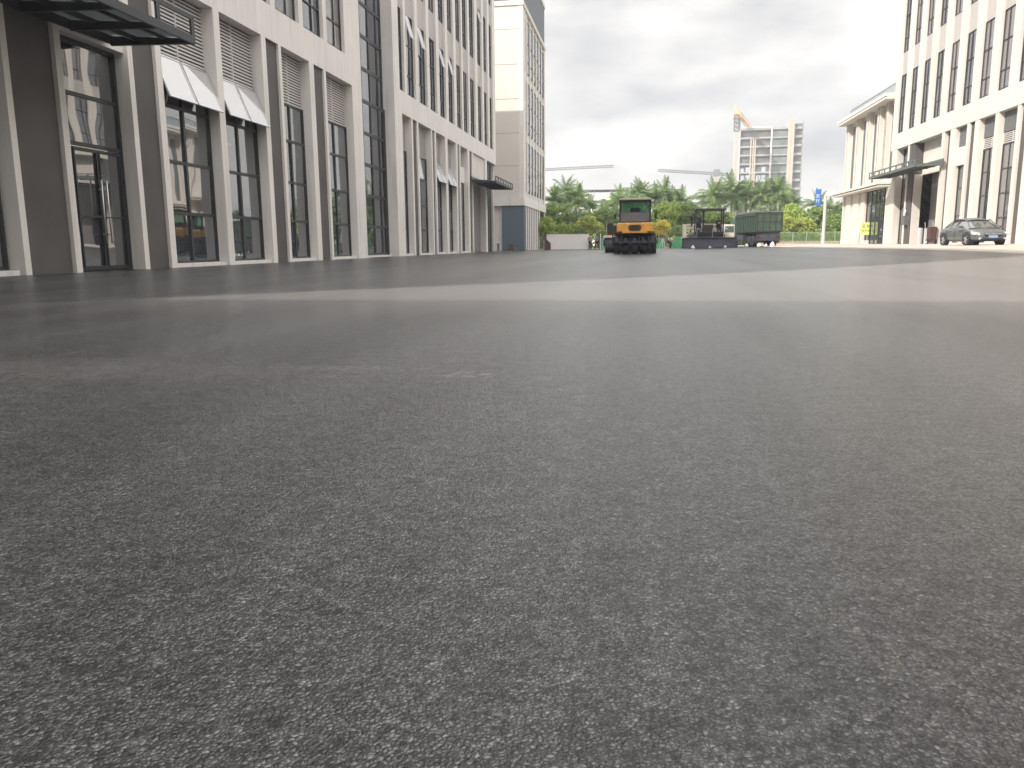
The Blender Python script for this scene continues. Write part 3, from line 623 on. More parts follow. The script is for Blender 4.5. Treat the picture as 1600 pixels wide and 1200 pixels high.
# ------------------------------------------------------------------ asphalt paver
def make_paver():
    r=empty('asphalt_paver',at0(6.5,76),'dark asphalt paver with flat roof on posts, left of the green truck','paver')
    mb=MB(); mb.prism([(-.5,.05),(.35,.05),(.4,.75),(.1,.95),(-.35,.85)],'x',-2.35,2.35); sc_=mb.build('screed',navy,r,bevel=.03)
    MB().box(-2.3,2.3,-.45,.1,.955,1.0).build('walkway',mat('walkway_grey',(.17,.16,.17),.7,.3,var=.2),sc_)
    for x in (-2.42,2.38): MB().prism([(-.7,.02),(1.2,.02),(1.2,.5),(-.7,.7)],'x',x-.05,x+.05).build('end_plate',navy,r)
    for x in (-1.3,1.3): MB().prism([(.1,.9),(.3,.55),(4.0,.5),(4.0,.8),(.5,1.25)],'x',x-.09,x+.09).build('tow_arm',navy,r)
    for x in (-1.0,1.0):
        mb=MB(); pts=[(.8,.02),(4.2,.02),(4.6,.35),(4.3,.75),(.8,.75),(.5,.4)]; mb.prism(pts,'x',x-.2,x+.2); mb.build('crawler_track',tyre,r,bevel=.05)
    mb=MB(); mb.box(-1.25,1.25,.5,4.4,.78,1.5); mb.build('chassis',blackp,r,bevel=.05)
    MB().prism([(2.2,1.5),(4.3,1.5),(4.3,2.0),(2.4,2.15)],'x',-1.15,1.15).build('engine_cover',beige,r,bevel=.04)
    MB().box(-1.3,1.3,.3,2.1,1.36,1.46).build('platform',blackp,r)
    mb=MB(); mb.box(-1.35,1.4,.1,3.1,3.42,3.55); mb.box(-1.3,1.35,.15,3.05,3.55,3.6); mb.build('roof',blackp,r,bevel=.03)
    for x,y,t in ((-1.22,.35,.05),(-.6,.5,.08),(1.18,.35,.06),(1.25,2.8,.05),(-1.2,2.8,.05),(.98,.4,.03)): MB().box(x-t,x+t,y-t,y+t,1.46,3.42).build('roof_post',blackp,r)
    MB().box(-.5,.35,.9,1.6,1.46,2.15).build('control_cabinet',mat('dark_brown_box',(.07,.055,.055),.7,.3),r,bevel=.03)
    for x in (-.95,.85):
        mb=MB(); mb.box(x-.22,x+.22,.95,1.35,1.75,1.87); mb.box(x-.22,x+.22,1.3,1.4,1.87,2.4); mb.box(x-.06,x+.06,1.1,1.2,1.46,1.75); mb.build('seat',blackp,r,bevel=.03)
    for x in (-1.2,.2,1.2):
        mb=MB(); mb.tube((x,-.15,1.0),(x,-.15,1.75),.025,n=6); mb.tube((x,-.15,1.75),(x+.35,-.1,1.75),.025,n=6); mb.build('handrail',silver,r)
    mb=MB(); mb.prism([(4.6,.5),(6.2,.5),(6.2,1.2),(4.6,1.0)],'x',-1.5,1.5); mb.build('hopper',blackp,r)
    MB().tube((-1.5,2.7,2.1),(-1.5,2.7,3.0),.07,n=10).build('exhaust',blackp,r)
    return r
make_paver()
# ------------------------------------------------------------------ dump truck (rear and left flank) 
def make_truck():
    r=empty('dump_truck',at0(12.35,80.2),'green dump truck with ribbed box, seen from its tailgate, right of the paver','truck',rz=R(9))
    w=1.25; z0=1.42; z1=3.16
    mb=MB(); mb.box(-w,w,.0,.08,z0,z1-.02); mb.box(-w,-w+.08,.08,7,z0,z1); mb.box(w-.08,w,.08,7,z0,z1); mb.box(-w+.08,w-.08,6.92,7,z0,z1+.2); mb.box(-w+.08,w-.08,.08,6.92,z0,z0+.08)
    bx_=mb.build('box',greenp,r)
    mb=MB()
    for i in range(5): x=-w+.03+i*(2*w-.06-.1)/4; mb.box(x,x+.1,-.06,-.001,z0-.05,z1)
    for z in (z0,(z0+z1)/2-.02,z1-.12): mb.box(-w,w,-.035,-.001,z,z+.09)
    mb.build('tailgate_rib',greend,bx_)
    for sx in (-1,1):
        mb=MB()
        for i in range(13): y=.1+i*.56; mb.box(sx*(w+.001),sx*(w+.07),y,y+.12,z0+.02,z1-.25)
        mb.box(sx*(w+.001),sx*(w+.05),0,7,z0-.06,z0+.02); mb.box(sx*(w+.001),sx*(w+.08),0,7,z1-.25,z1-.02)
        mb.build('side_rib',greend,bx_)
    MB().box(-w-.03,w+.03,-.05,7.05,z1+.0,z1+.16).build('rolled_cover',mat('dusty_tarpaulin',(.13,.115,.12),.85,.2,var=.3,vscale=2),r,bevel=.05)
    mb=MB(); mb.box(-.45,-.33,.3,8.6,.95,1.3); mb.box(.33,.45,.3,8.6,.95,1.3); mb.box(-1.1,1.1,.15,.3,.55,1.35); mb.box(-1.15,1.15,.1,.2,.55,.75); mb.build('chassis',navy,r)
    for x in (-.75,.75):
        MB().box(x-.38,x+.38,.35,.38,.35,1.2).build('mudflap',tyre,r)
    for y in (1.6,3.0,7.9):
        for x in ((-.95,.95) if y>7 else (-.88,.88)):
            wheel(r,'wheel',(x,y,.52),.52,.32 if y>7 else .55,(1,0,0),.5,navy)
    for x in (-.98,.98): MB().box(x-.16,x+.16,.07,.11,.78,.92).build('tail_light',redl,r)
    mb=MB(); mb.prism([(7.3,.9),(9.3,.9),(9.4,1.7),(9.25,2.9),(7.3,2.95)],'x',-1.22,1.22); cb_=mb.build('cab',greenp,r,bevel=.06)
    MB().box(-1.235,-1.221,7.8,8.9,1.85,2.65).build('side_window',cabglass,cb_); MB().box(-1.05,1.05,7.28,7.299,2.0,2.7).build('rear_window',cabglass,cb_)
    mb=MB(); mb.box(-1.3,-.8,4.3,6.2,.55,1.15); mb.build('fuel_tank',navy,r,bevel=.05)
    return r
make_truck()
# ------------------------------------------------------------------ beige truck behind the paver (side on)
def make_flatbed():
    r=empty('flatbed_truck',at0(7.2,88.5),'beige stake-sided truck standing side-on behind the paver','truck')
    mb=MB(); mb.box(-2.6,1.4,-1.1,1.1,1.0,1.12)
    for z in (1.3,1.65,2.0,2.3): mb.box(-2.6,1.4,-1.12,-1.08,z,z+.16)
    for i in range(7): mb.box(-2.6+i*.65,-2.52+i*.65,-1.15,-1.121,1.0,2.5)
    mb.build('stake_bed',beige,r)
    mb=MB(); mb.prism([(1.5,.7),(2.95,.7),(3.05,1.4),(2.85,2.35),(1.5,2.4)],'y',-1.05,1.05); cb_=mb.build('cab',beige,r,bevel=.06)
    MB().box(1.8,2.7,-1.065,-1.051,1.55,2.2).build('side_window',cabglass,cb_)
    MB().box(-2.5,2.8,-.4,.4,.7,.99).build('chassis',blackp,r)
    for x in (-1.6,2.2):
        for y in (-.95,.95): wheel(r,'wheel',(x,y,.45),.45,.28,(0,1,0),.5,beige)
    return r
make_flatbed()
# ------------------------------------------------------------------ car
def make_car():
    r=empty('parked_car',at0(17.9,47.2),'dark grey sedan parked on the pavement in front of the right building','car',rz=R(3.3)-math.pi/2)
    # local: +x forward, y left
    # stations: x, half width, z bottom, z shoulder, z top of lower body
    st=[(-2.32,.62,.42,.62,.72),(-2.25,.78,.32,.72,.92),(-1.95,.86,.24,.80,1.0),(-1.3,.89,.22,.84,1.0),(-.5,.90,.22,.84,.98),(.4,.90,.22,.83,.96),(1.0,.89,.22,.80,.94),(1.5,.87,.22,.76,.88),(1.95,.84,.24,.70,.79),(2.22,.74,.28,.62,.68),(2.36,.55,.36,.52,.57)]
    mb=MB(); vs=[]; fs=[]
    ring=lambda x,w,zb,zs,zt:[(x,-w*.86,zb),(x,-w*.985,zb+.1),(x,-w,(zb+zs)/2),(x,-w*.975,zs),(x,-w*.90,zt-.02),(x,-w*.5,zt+.015),(x,0,zt+.02),(x,w*.5,zt+.015),(x,w*.90,zt-.02),(x,w*.975,zs),(x,w,(zb+zs)/2),(x,w*.985,zb+.1),(x,w*.86,zb)]
    for s_ in st: vs+=ring(*s_)
    K=13
    for i in range(len(st)-1):
        for k in range(K): fs.append((i*K+k,i*K+(k+1)%K,(i+1)*K+(k+1)%K,(i+1)*K+k))
    fs+=[tuple(range(K)),tuple(range((len(st)-1)*K,len(st)*K))]
    mb.add(vs,fs); body=mb.build('body',carp,r,smooth=True)
    ss=body.modifiers.new('sub','SUBSURF'); ss.levels=2; ss.render_levels=2
    # greenhouse
    mb=MB(); gh=[(-1.75,.66,.98,.99),(-1.25,.70,.97,1.27),(-.75,.73,.96,1.42),(-.1,.74,.95,1.46),(.45,.73,.94,1.40),(.85,.71,.93,1.22),(1.35,.68,.90,.93)]
    vs=[];fs=[]
    for x,w,zb,zt in gh: vs+=[(x,-w-.1,zb-.04),(x,-w*(1-.22*(zt-zb)/.5),zt-.06*min(1,(zt-zb)*3)),(x,-w*.5,zt),(x,w*.5,zt),(x,w*(1-.22*(zt-zb)/.5),zt-.06*min(1,(zt-zb)*3)),(x,w+.1,zb-.04)]
    K=6
    for i in range(len(gh)-1):
        for k in range(K-1): fs.append((i*K+k,i*K+k+1,(i+1)*K+k+1,(i+1)*K+k))
    mb.add(vs,fs); mb.build('windows',mat('car_glass',(.07,.075,.07),.05,.6,ior=1.9),r,smooth=True)
    mb=MB(); vs=[];fs=[]; rf=[(-1.3,.50,1.27),(-.75,.56,1.43),(-.1,.58,1.475),(.45,.56,1.415),(.62,.54,1.36)]
    for x,w,z in rf: vs+=[(x,-w-.06,z-.05),(x,-w*.6,z+.005),(x,0,z+.015),(x,w*.6,z+.005),(x,w+.06,z-.05)]
    for i in range(4):
        for k in range(4): fs.append((i*5+k,i*5+k+1,(i+1)*5+k+1,(i+1)*5+k))
    mb.add(vs,fs).build('roof',carp,r,smooth=True)
    for sy in (-1,1):
        mb=MB()
        for a,b in (((1.38,.74*sy,.9),(.55,.58*sy,1.40)),((-.1,.80*sy,.93),(-.12,.62*sy,1.44)),((-1.0,.78*sy,.97),(-.95,.58*sy,1.38)),((-1.8,.66*sy,.98),(-1.2,.54*sy,1.30))): mb.tube(a,b,.032,n=6)
        mb.build('pillar',carp,r)
        mb=MB(); mb.box(.78,1.0,sy*.92,sy*1.08,.93,1.05); mb.tube((.9,sy*.8,.95),(.9,sy*.94,.98),.03,n=6); mb.build('mirror',carp,r,bevel=.03)
        mb=MB(); mb.prism([(1.78,.60),(2.20,.55),(2.26,.66),(1.72,.745)],'y',sy*.60,sy*.845); hd=mb.build('headlight',lens,r,bevel=.02)
        mb=MB(); mb.box(-.02,.0,sy*.905,sy*.912,.3,.9); mb.box(-1.02,-1.0,sy*.893,sy*.906,.35,.9); mb.box(.96,.98,sy*.895,sy*.905,.3,.88); mb.build('door_gap',blackp,body)
        for x in (.55,-.55): MB().box(x-.09,x+.09,sy*.90,sy*.93,.78,.81).build('door_handle',chrome,r)
        for x in (1.38,-1.36):
            # wheel arch
            mb=MB(); mb.tube((x,sy*.70,.36),(x,sy*.915,.36),.37,n=24); mb.build('wheel_arch',blackp,body)
            wheel(r,'wheel',(x,sy*.82,.315),.315,.21,(0,1,0),.66,silver)
        mb=MB(); mb.tube((2.27,sy*.6,.36),(2.3,sy*.6,.36),.06,n=12); mb.build('fog_light',lens,r)
    mb=MB(); mb.box(2.25,2.40,-.36,.36,.56,.585); mb.box(2.26,2.385,-.42,.42,.60,.622); mb.build('grille',chrome,r)
    mb=MB(); mb.box(2.30,2.365,-.40,.40,.47,.60); mb.box(2.28,2.345,-.62,.62,.30,.36); mb.build('air_intake',blackp,r)
    MB().box(2.365,2.385,-.22,.22,.40,.54).build('number_plate',plateb,r)
    MB().tube((2.36,0,.605),(2.395,0,.605),.05,n=14).build('badge',chrome,r)
    return r
make_car()
# ------------------------------------------------------------------ people
def person(x,y,label,top,bottom,pose='stand',rz=0,z=None,group=None,h=1.70,hat=None):
    r=empty('person',(x,y,g(x,y) if z is None else z),label,'person',group,rz)
    # joints: facing -y
    S=h/1.7
    J={'pel':(0,0,.93),'ch':(0,0,1.22),'nk':(0,0,1.44),'hd':(0,-.01,1.60),
       'ls':(-.18,0,1.40),'le':(-.24,.02,1.13),'lh':(-.23,-.06,.90),'rs':(.18,0,1.40),'re':(.24,.02,1.13),'rh':(.23,-.06,.90),
       'lp':(-.09,0,.90),'lk':(-.11,-.02,.50),'la':(-.12,.02,.08),'lt':(-.12,-.14,.04),'rp':(.09,0,.90),'rk':(.11,-.02,.50),'ra':(.12,.02,.08),'rt':(.12,-.14,.04)}
    if pose=='bend':
        J.update({'pel':(0,.1,.72),'ch':(0,-.12,.95),'nk':(0,-.30,1.10),'hd':(0,-.42,1.18),'ls':(-.17,-.28,1.05),'rs':(.17,-.28,1.05),'le':(-.24,-.36,.80),'re':(.24,-.36,.80),'lh':(-.15,-.50,.62),'rh':(.15,-.50,.62),'lp':(-.09,.1,.70),'rp':(.09,.1,.70),'lk':(-.13,-.15,.42),'rk':(.13,-.15,.42)})
    if pose=='walk':
        J.update({'lk':(-.10,-.16,.51),'la':(-.11,-.20,.09),'lt':(-.11,-.35,.06),'rk':(.10,.04,.50),'ra':(.11,.26,.14),'rt':(.11,.14,.03),'lh':(-.22,.14,.93),'rh':(.24,-.2,.95)})
    if pose=='reach':
        J.update({'le':(-.25,-.18,1.2),'lh':(-.15,-.42,1.18),'re':(.25,-.18,1.2),'rh':(.15,-.42,1.18)})
    J={k:tuple(c*S for c in v) for k,v in J.items()}
    rad={'pel':.135,'ch':.14,'nk':.06,'hd':.095,'ls':.065,'rs':.065,'le':.045,'re':.045,'lh':.035,'rh':.035,'lp':.09,'rp':.09,'lk':.062,'rk':.062,'la':.042,'ra':.042,'lt':.04,'rt':.04}
    def skinmesh(name,keys,edges,m,grow=0.0,root='pel'):
        me=bpy.data.meshes.new(name); me.from_pydata([J[k] for k in keys],[(keys.index(a),keys.index(b)) for a,b in edges],[])
        o=bpy.data.objects.new(name,me); COL.objects.link(o); o.parent=r; me.materials.append(m)
        s_=o.modifiers.new('skin','SKIN'); s_.use_smooth_shade=True
        for i,k in enumerate(keys):
            q=rad[k]+grow; me.skin_vertices[0].data[i].radius=(q*(1.25 if k in('ch','pel') else 1),q*(.85 if k in('ch','pel') else 1)); me.skin_vertices[0].data[i].use_root=(k==root)
        u=o.modifiers.new('sub','SUBSURF'); u.levels=1; u.render_levels=1; return o
    keys=list(J); E_g=[('pel','ch'),('ch','nk'),('nk','hd'),('ch','ls'),('ls','le'),('le','lh'),('ch','rs'),('rs','re'),('re','rh'),('pel','lp'),('lp','lk'),('lk','la'),('la','lt'),('pel','rp'),('rp','rk'),('rk','ra'),('ra','rt')]
    skinmesh('body',keys,E_g,skin)
    skinmesh('shirt',['pel','ch','nk','ls','le','rs','re'],[('pel','ch'),('ch','nk'),('ch','ls'),('ls','le'),('ch','rs'),('rs','re')],top,.018)
    skinmesh('trousers',['pel','lp','lk','la','rp','rk','ra'],[('pel','lp'),('lp','lk'),('lk','la'),('pel','rp'),('rp','rk'),('rk','ra')],bottom,.02)
    skinmesh('shoes',['la','lt'],[('la','lt')],hair,.015,'la'); skinmesh('shoes',['ra','rt'],[('ra','rt')],hair,.015,'ra')
    hd=Vector(J['hd']); bm=bmesh.new(); bmesh.ops.create_uvsphere(bm,u_segments=14,v_segments=8,radius=.112)
    for v in bm.verts: v.co=Vector((v.co.x*.9,v.co.y*1.05+.012,max(v.co.z,-.02)+.03))+hd
    me=bpy.data.meshes.new('hair'); bm.to_mesh(me); bm.free(); me.materials.append(hat or hair); o=bpy.data.objects.new('helmet' if hat else 'hair',me); COL.objects.link(o); o.parent=r
    n_=MB().box(hd.x-.012,hd.x+.012,hd.y-.12,hd.y-.09,hd.z-.03,hd.z+.01).build('nose',skin,r)
    return r
person(-5.3,90.2,'person in khaki top and dark trousers standing at the right end of the white gate',khaki,darkcl,'stand',R(20),h=1.72)
person(-4.55,90.6,'person in grey clothes walking beside the white gate post',greycl,darkcl,'walk',R(-60),h=1.68)
person(3.45,89.5,'person in reflective vest and yellow helmet bending beside the green hoarding',hivis,darkcl,'bend',R(60),h=1.74,hat=hatm)
person(5.55,76.9,'operator in blue standing on the left of the paver platform',bluecl,darkcl,'reach',R(180),z=g(6.5,76)+1.46,h=1.68)
person(7.35,76.75,'dark dressed operator on the right of the paver platform',darkcl,darkcl,'bend',R(180),z=g(6.5,76)+1.46,h=1.68)
person(5.0,80.2,'person in dark clothes standing just left of the paver',greycl,darkcl,'stand',R(10),h=1.7)
# ------------------------------------------------------------------ gate, hoardings, posts, railings
r=empty('steel_gate',(-7.85,91,0),'white ribbed steel gate at the far end of the yard','gate')
mb=MB(); n_=46
poly=[]
for i in range(n_):
    x0=-2.35+i*4.7/n_; d=.09 if i%2 else 0; poly+= [(x0,-d),(x0+4.7/n_*.9,-d)]
vs=[(a,b,.1) for a,b in poly]+[(a,b,1.72) for a,b in poly]; k=len(poly)
mb.add(vs,[(i,i+1,k+i+1,k+i) for i in range(k-1)]); mb.build('panel',mat('gate_white',(.86,.83,.80),.6,.3),r)
mb=MB(); mb.box(-2.4,2.35,-.06,.03,1.72,1.78); mb.box(-2.4,2.35,-.06,.03,.06,.12); mb.box(-2.42,-2.36,-.06,.03,0,1.78); mb.box(2.352,2.41,-.06,.03,0,1.78); mb.build('frame',whitep,r)
MB().box(-2.4,2.4,-.05,.05,0,.055).build('bottom_rail',mat('rusty_rail',(.25,.17,.12),.8,.2),r)
r=empty('gate_post',(-4.2,91.5,0),'slim white post standing between the two people by the gate','post'); MB().box(-.05,.05,-.05,.05,0,1.8).build('post',whitep,r); MB().box(-.08,.08,-.08,.08,0,.08).build('base_plate',silver,r)
def hoard(x,w,label,h):
    r=empty('hoarding_panel',(x,91.6,0),label,'hoarding')
    mb=MB(); mb.box(-w/2+.05,w/2-.05,-.02,.02,.12,h-.05); mb.build('panel',fenceg,r)
    mb=MB(); mb.box(-w/2,-w/2+.05,-.035,.035,0,h); mb.box(w/2-.05,w/2,-.035,.035,0,h); mb.box(-w/2+.05,w/2-.05,-.03,.03,h-.05,h); mb.box(-w/2+.05,w/2-.05,-.03,.03,.07,.12); mb.build('frame',mat('pale_green_frame',(.4,.6,.48),.6),r)
    mb=MB(); mb.box(-w/2,-w/2+.05,.0,.6,0,.05); mb.box(w/2-.05,w/2,0,.6,0,.05); mb.build('foot',silver,r)
hoard(-3.45,1.2,'green hoarding panel left of the orange roller',1.3)
hoard(2.3,1.3,'green hoarding panel behind the right side of the orange roller',1.2)
hoard(4.25,1.1,'green hoarding panel between the bending worker and the pale leaning post',1.35)
r=empty('survey_tripod',(2.6,88.5,g(2.6,88)),'pale folding tripod standing right of the orange roller','tripod')
for k in range(3):
    t=2*math.pi*k/3+.5; MB().tube((0,0,1.15),(.42*math.cos(t),.42*math.sin(t),0),.035,.025,n=6).build('leg',whitep,r)
MB().tube((0,0,1.12),(0,0,1.25),.09,.07,n=12).build('head',frame_g,r)
r=empty('concrete_post',(5.0,90,g(5,90)),'pale tapering concrete post at the left end of the paver','post')
MB().prism([(-.16,0),(.32,0),(.3,.55),(.17,.75),(.13,2.5),(-.13,2.55)],'y',-.12,.12).build('shaft',mat('pale_concrete',(.6,.6,.5),.8,.2,var=.15),r,bevel=.02)
MB().box(-.4,.6,-.3,.3,-.02,.12).build('footing',mat('brown_footing',(.2,.13,.09),.9),r)
# stacked rubble/board at far left corner
r=empty('timber_stack',(-10.0,90.2,0),'dark brown stack of boards leaning at the corner of the far left block','boards')
for k in range(4): MB().box(-.38+k*.17,-.24+k*.17,-.2,.2,0,1.35-k*.16).build('board',mat('brown_board',(.12,.085,.07),.9,.2,var=.3),r)
def railing(label,x0,x1,y,z,h,m):
    r=empty('railing',((x0+x1)/2,y,z),label,'railing'); w=(x1-x0)/2
    mb=MB(); mb.box(-w,w,-.03,.03,h-.06,h); mb.box(-w,w,-.02,.02,.12,.17); mb.build('rail',m,r)
    mb=MB(); n=int(2*w/.16)
    for i in range(n): mb.box(-w+i*.16,-w+i*.16+.025,-.012,.012,.17,h-.06)
    mb.build('balusters',m,r)
    for i in range(int(2*w/1.8)+1): MB().box(-w+i*1.8-.05,-w+i*1.8+.05,-.05,.05,0,h+.05).build('post',m,r)
railing('green grey railing in front of the bushes right of the dump truck',17,27.5,113.5,.75,1.25,mat('rail_green',(.22,.30,.2),.6))
r=empty('low_wall',(22.2,113.6,-.1),'low sandstone coloured planter wall below the green railing','wall')
MB().box(-6,6.3,-.2,.4,0,.8).build('masonry',mat('sandstone',(.5,.36,.27),.9,.2,var=.25,vscale=1.2),r); MB().box(-6.05,6.35,-.25,.45,.8,.86).build('coping',beige,r)
# ------------------------------------------------------------------ banner pole and yellow sign
r=empty('banner_pole',(21.3,98.5,.35),'grey pole carrying a blue vertical banner, left of the low cream building','signpost')
MB().tube((0,0,0),(0,0,5.6),.20,.16,n=12).build('pole',mat('pole_grey',(.5,.5,.49),.5,.4),r,smooth=False)
MB().box(-.35,.35,-.35,.35,0,.15).build('base_plate',silver,r)
MB().box(-.12,1.2,-.03,.03,5.45,5.52).build('arm',silver,r); MB().box(-1.2,-.1,-.03,.03,5.35,5.42).build('arm',silver,r)
bn=MB().prism([(-1.2,4.5),(-.55,4.45),(-.5,6.35),(-1.1,6.3)],'y',-.05,.0).build('banner',mat('banner_blue',(.035,.16,.5),.5,.4),r)
glyph=MB()
def gl(cx,cz,s_,strokes):
    for a,b,c,d in strokes: glyph.box(cx+a*s_,cx+c*s_,-.058,-.051,cz+b*s_,cz+d*s_)
gl(-.87,5.55,.20,[(-1,.75,1,.95),(-1,.1,1,.28),(-.1,-1,.1,.95),(-.8,-.6,-.6,.1),(.6,-.6,.8,.1),(-.8,-.75,.8,-.58)])
gl(-.87,5.05,.20,[(-1,.5,-.3,.68),(-.75,-1,-.55,.95),(.0,.6,1,.78),(.4,-1,.6,.78),(0,0,1,.16),(-1,-.2,-.3,-.04)])
glyph.build('lettering',whitep,bn)
r=empty('notice_board',(22.0,83.6,RZ-.02),'yellow notice board on a stand in front of the shopfront beyond the canopy','sign')
bo=MB().box(-.46,.46,-.02,.02,.95,2.15).build('board',mat('sign_yellow',(.62,.72,.22),.5,.4),r,bevel=.01)
glyph=MB()
def gl2(cx,cz,s_,strokes):
    for a,b,c,d in strokes: glyph.box(cx+a*s_,cx+c*s_,-.028,-.0205,cz+b*s_,cz+d*s_)
A1=[(-1,.7,1,.9),(-.1,-1,.1,.9),(-1,-.1,1,.1),(-.9,-1,.9,-.82)]; A2=[(-1,.2,1,.4),(-.6,-1,-.4,1),(.4,-1,.6,1),(-1,-.6,1,-.42)]
gl2(-.2,1.8,.15,A1); gl2(.2,1.8,.15,A2); gl2(-.26,1.35,.1,A2); gl2(0,1.35,.1,A1); gl2(.26,1.35,.1,A2); glyph.build('lettering',mat('ink_dark',(.05,.06,.03),.7),bo)
for x in (-.5,.5):
    MB().tube((x,.03,1.6),(x,.45,0),.02,n=6).build('leg',frame_g,r); MB().tube((x,0,.95),(x,-.05,0),.02,n=6).build('leg',frame_g,r)
MB().box(-.5,.45,-.25,.2,0,.42).build('ballast_block',mat('pale_block',(.6,.57,.52),.8,.2,var=.1),r,bevel=.03)
# ------------------------------------------------------------------ things near the garage on the right
def roll(x,y,label,rr,h):
    r=empty('membrane_roll',(x,y,g(x,y)),label,'roll',)
    mb=MB(); n=24; vs=[];fs=[]
    prof=[(0,rr),(h,rr),(h,rr*.35),(h-.04,rr*.3)]
    for i in range(n):
        t=2*math.pi*i/n
        for z,q in prof: vs.append((q*math.cos(t),q*math.sin(t),z))
    for i in range(n):
        j=(i+1)%n
        for k in range(3): fs.append((i*4+k,i*4+k+1,j*4+k+1,j*4+k))
    mb.add(vs,fs).build('sheet',mat('membrane_grey',(.42,.42,.42),.6,.3),r,smooth=False); MB().tube((0,0,h-.2),(0,0,h-.03),rr*.3,n=12).build('core',mat('cardboard',(.4,.3,.2),.9),r)
roll(21.2,65.6,'white upright roll at the left, by the garage opening',.2,1.25); roll(21.6,65.4,'white upright roll nearer the maroon handcart, by the garage opening',.18,1.2)
r=empty('hand_cart',(21.7,64.6,g(21.7,64.6)),'maroon loaded handcart with upright handles beside the garage opening','handcart')
MB().prism([(-.22,.2),(.22,.2),(.27,1.3),(-.27,1.3)],'y',-.3,.3).build('tub',mat('maroon_paint',(.085,.045,.045),.6,.3,var=.2),r,bevel=.03)
for x in (-.28,.28): MB().tube((x,.28,.5),(x-.12,.42,1.65),.022,n=6).build('handle',silver,r)
for x in (-.3,.3): wheel(r,'wheel',(x,0,.2),.2,.08,(1,0,0),.5,silver,n=16)
MB().tube((-.3,0,.2),(.3,0,.2),.02,n=6).build('axle',frame_d,r)
# things by the open corner of the second left building
r=empty('metal_bin',(-13.75,79.6,0),'small silver bin at the end column of the second left building','bin')
MB().tube((0,0,.04),(0,0,.72),.22,.24,n=18).build('drum',silver,r); MB().tube((0,0,.722),(0,0,.78),.25,.2,n=18).build('lid',frame_g,r)
for nm,x,lb_ in (('paint_drum',-13.35,'reddish brown drum against the pale end wall, left of its twin'),('paint_drum',-12.95,'reddish brown drum nearest the blue grey corner pier')):
    r=empty(nm,(x-.3,85.5,0),lb_,'drum'); MB().tube((0,0,0),(0,0,.7),.19,.19,n=16).build('body',mat('brown_drum',(.12,.075,.065),.6,.3,var=.2),r)
    mb=MB(); 
    for z in (.02,.34,.68): mb.tube((0,0,z),(0,0,z+.03),.2,n=16)
    mb.build('hoop',frame_g,r)
# pale rounded lumps on the ground in front of paver and truck
for i,(x,y,s_,lb_) in enumerate(((4.95,75.2,.17,'white bag on the ground at the left end of the paver screed'),(6.45,75.1,.12,'small white bag in front of the middle of the paver'),(7.8,75.1,.12,'small white bag in front of the right part of the paver'),(8.95,76.2,.15,'white bag in the gap between paver and green truck'),(9.95,77.5,.18,'white bag in front of the left flank of the green truck'),(11.2,78.3,.18,'white bag under the left corner of the green tailgate'),(11.85,78.4,.14,'low white bag in front of the middle of the green tailgate'),(12.4,78.2,.22,'tallest white bag, in front of the green tailgate'))):
    random.seed(40+i); bm=bmesh.new(); bmesh.ops.create_icosphere(bm,subdivisions=2,radius=1)
    for v in bm.verts:
        k=1+random.uniform(-.16,.16); v.co=Vector((v.co.x*s_*1.0*k,v.co.y*s_*.9*k,max(-.75,v.co.z)*s_*k+s_*.6+(.35*s_ if v.co.z>.9 else 0)))
    me=bpy.data.meshes.new('white_lump'); bm.to_mesh(me); bm.free(); me.materials.append(whitep); o=bpy.data.objects.new('white_lump',me); COL.objects.link(o); o.location=at0(x,y); tag(o,lb_,'lump','white lumps on the ground before the machines')

# ------------------------------------------------------------------ tower under construction, cranes, far buildings
conct=mat('raw_concrete',(.36,.355,.35),.9,.2,var=.1,vscale=.2); conctd=mat('dark_floor_void',(.13,.125,.12),.95,.1,var=.4,vscale=.15)
creamt=mat('cream_cladding',(.50,.43,.36),.8,.2,var=.1,vscale=.2); netm=mat('safety_net',(.16,.19,.18),.9,.1,var=.3,vscale=.2); clad=mat('blue_grey_cladding',(.42,.47,.54),.5,.4,var=.25,vscale=.3)
T=empty('tower_block',(62,400,0),'high rise under construction with open floors and rods on its roof, beyond the palms','building',rz=R(-4))
T.location.x=59.4; T.scale=(.85,1,1)
mb=MB(); fh=3.95; nf=13
W0,W1,W2=-15.5,1.2,10.2
for k in range(nf+1):
    z=k*fh+1.5
    mb.box(W0,W1,-.4,16,z,z+.75); mb.box(W1+.9,W2,-.2,16,z,z+.6)
mb.build('floor_slab',conct,T)
MB().box(W0+.5,W2-.3,.7,15.5,0,nf*fh+1.5).build('dark_interior',conctd,T)
mb=MB(); 
for x in (W0-.3,W1): mb.box(x,x+.9,-.6,1,0,nf*fh+2.6)
mb.box(W0+.6,W1,-.55,1,nf*fh+2.3,nf*fh+3.1); mb.build('column',mat('tower_white',(.58,.57,.56),.7,.3),T)
mb=MB(); 
for x in (W0+6,W0+7.3,W0+8.3): mb.box(x,x+.7,-.5,1.1,0,(nf-1)*fh+1.5)
mb.build('pilaster',creamt,T)
mb=MB(); mb.box(W2,W2+3.2,-.8,10,0,nf*fh+5.5); mb.box(W2+1.2,W2+1.6,-1.0,-.81,0,nf*fh+5.5); mb.build('stair_core',creamt,T)
mb=MB()
for k in range(nf): 
    if k>2: mb.box(W1+1,W2-.1,.2,.3,k*fh+2.2,k*fh+4.6)
mb.build('safety_net',netm,T)
random.seed(3); mb=MB()
for k in range(1,9):
    for a in range(5):
        x=W0+.8+a*2.9+random.uniform(0,.6)
        if random.random()<.8: mb.box(x,x+random.uniform(1.6,2.6),.3,.5,k*fh+2.2,k*fh+4.4+random.uniform(-.5,.9))
mb.build('cladding_panel',clad,T)
mb=MB(); 
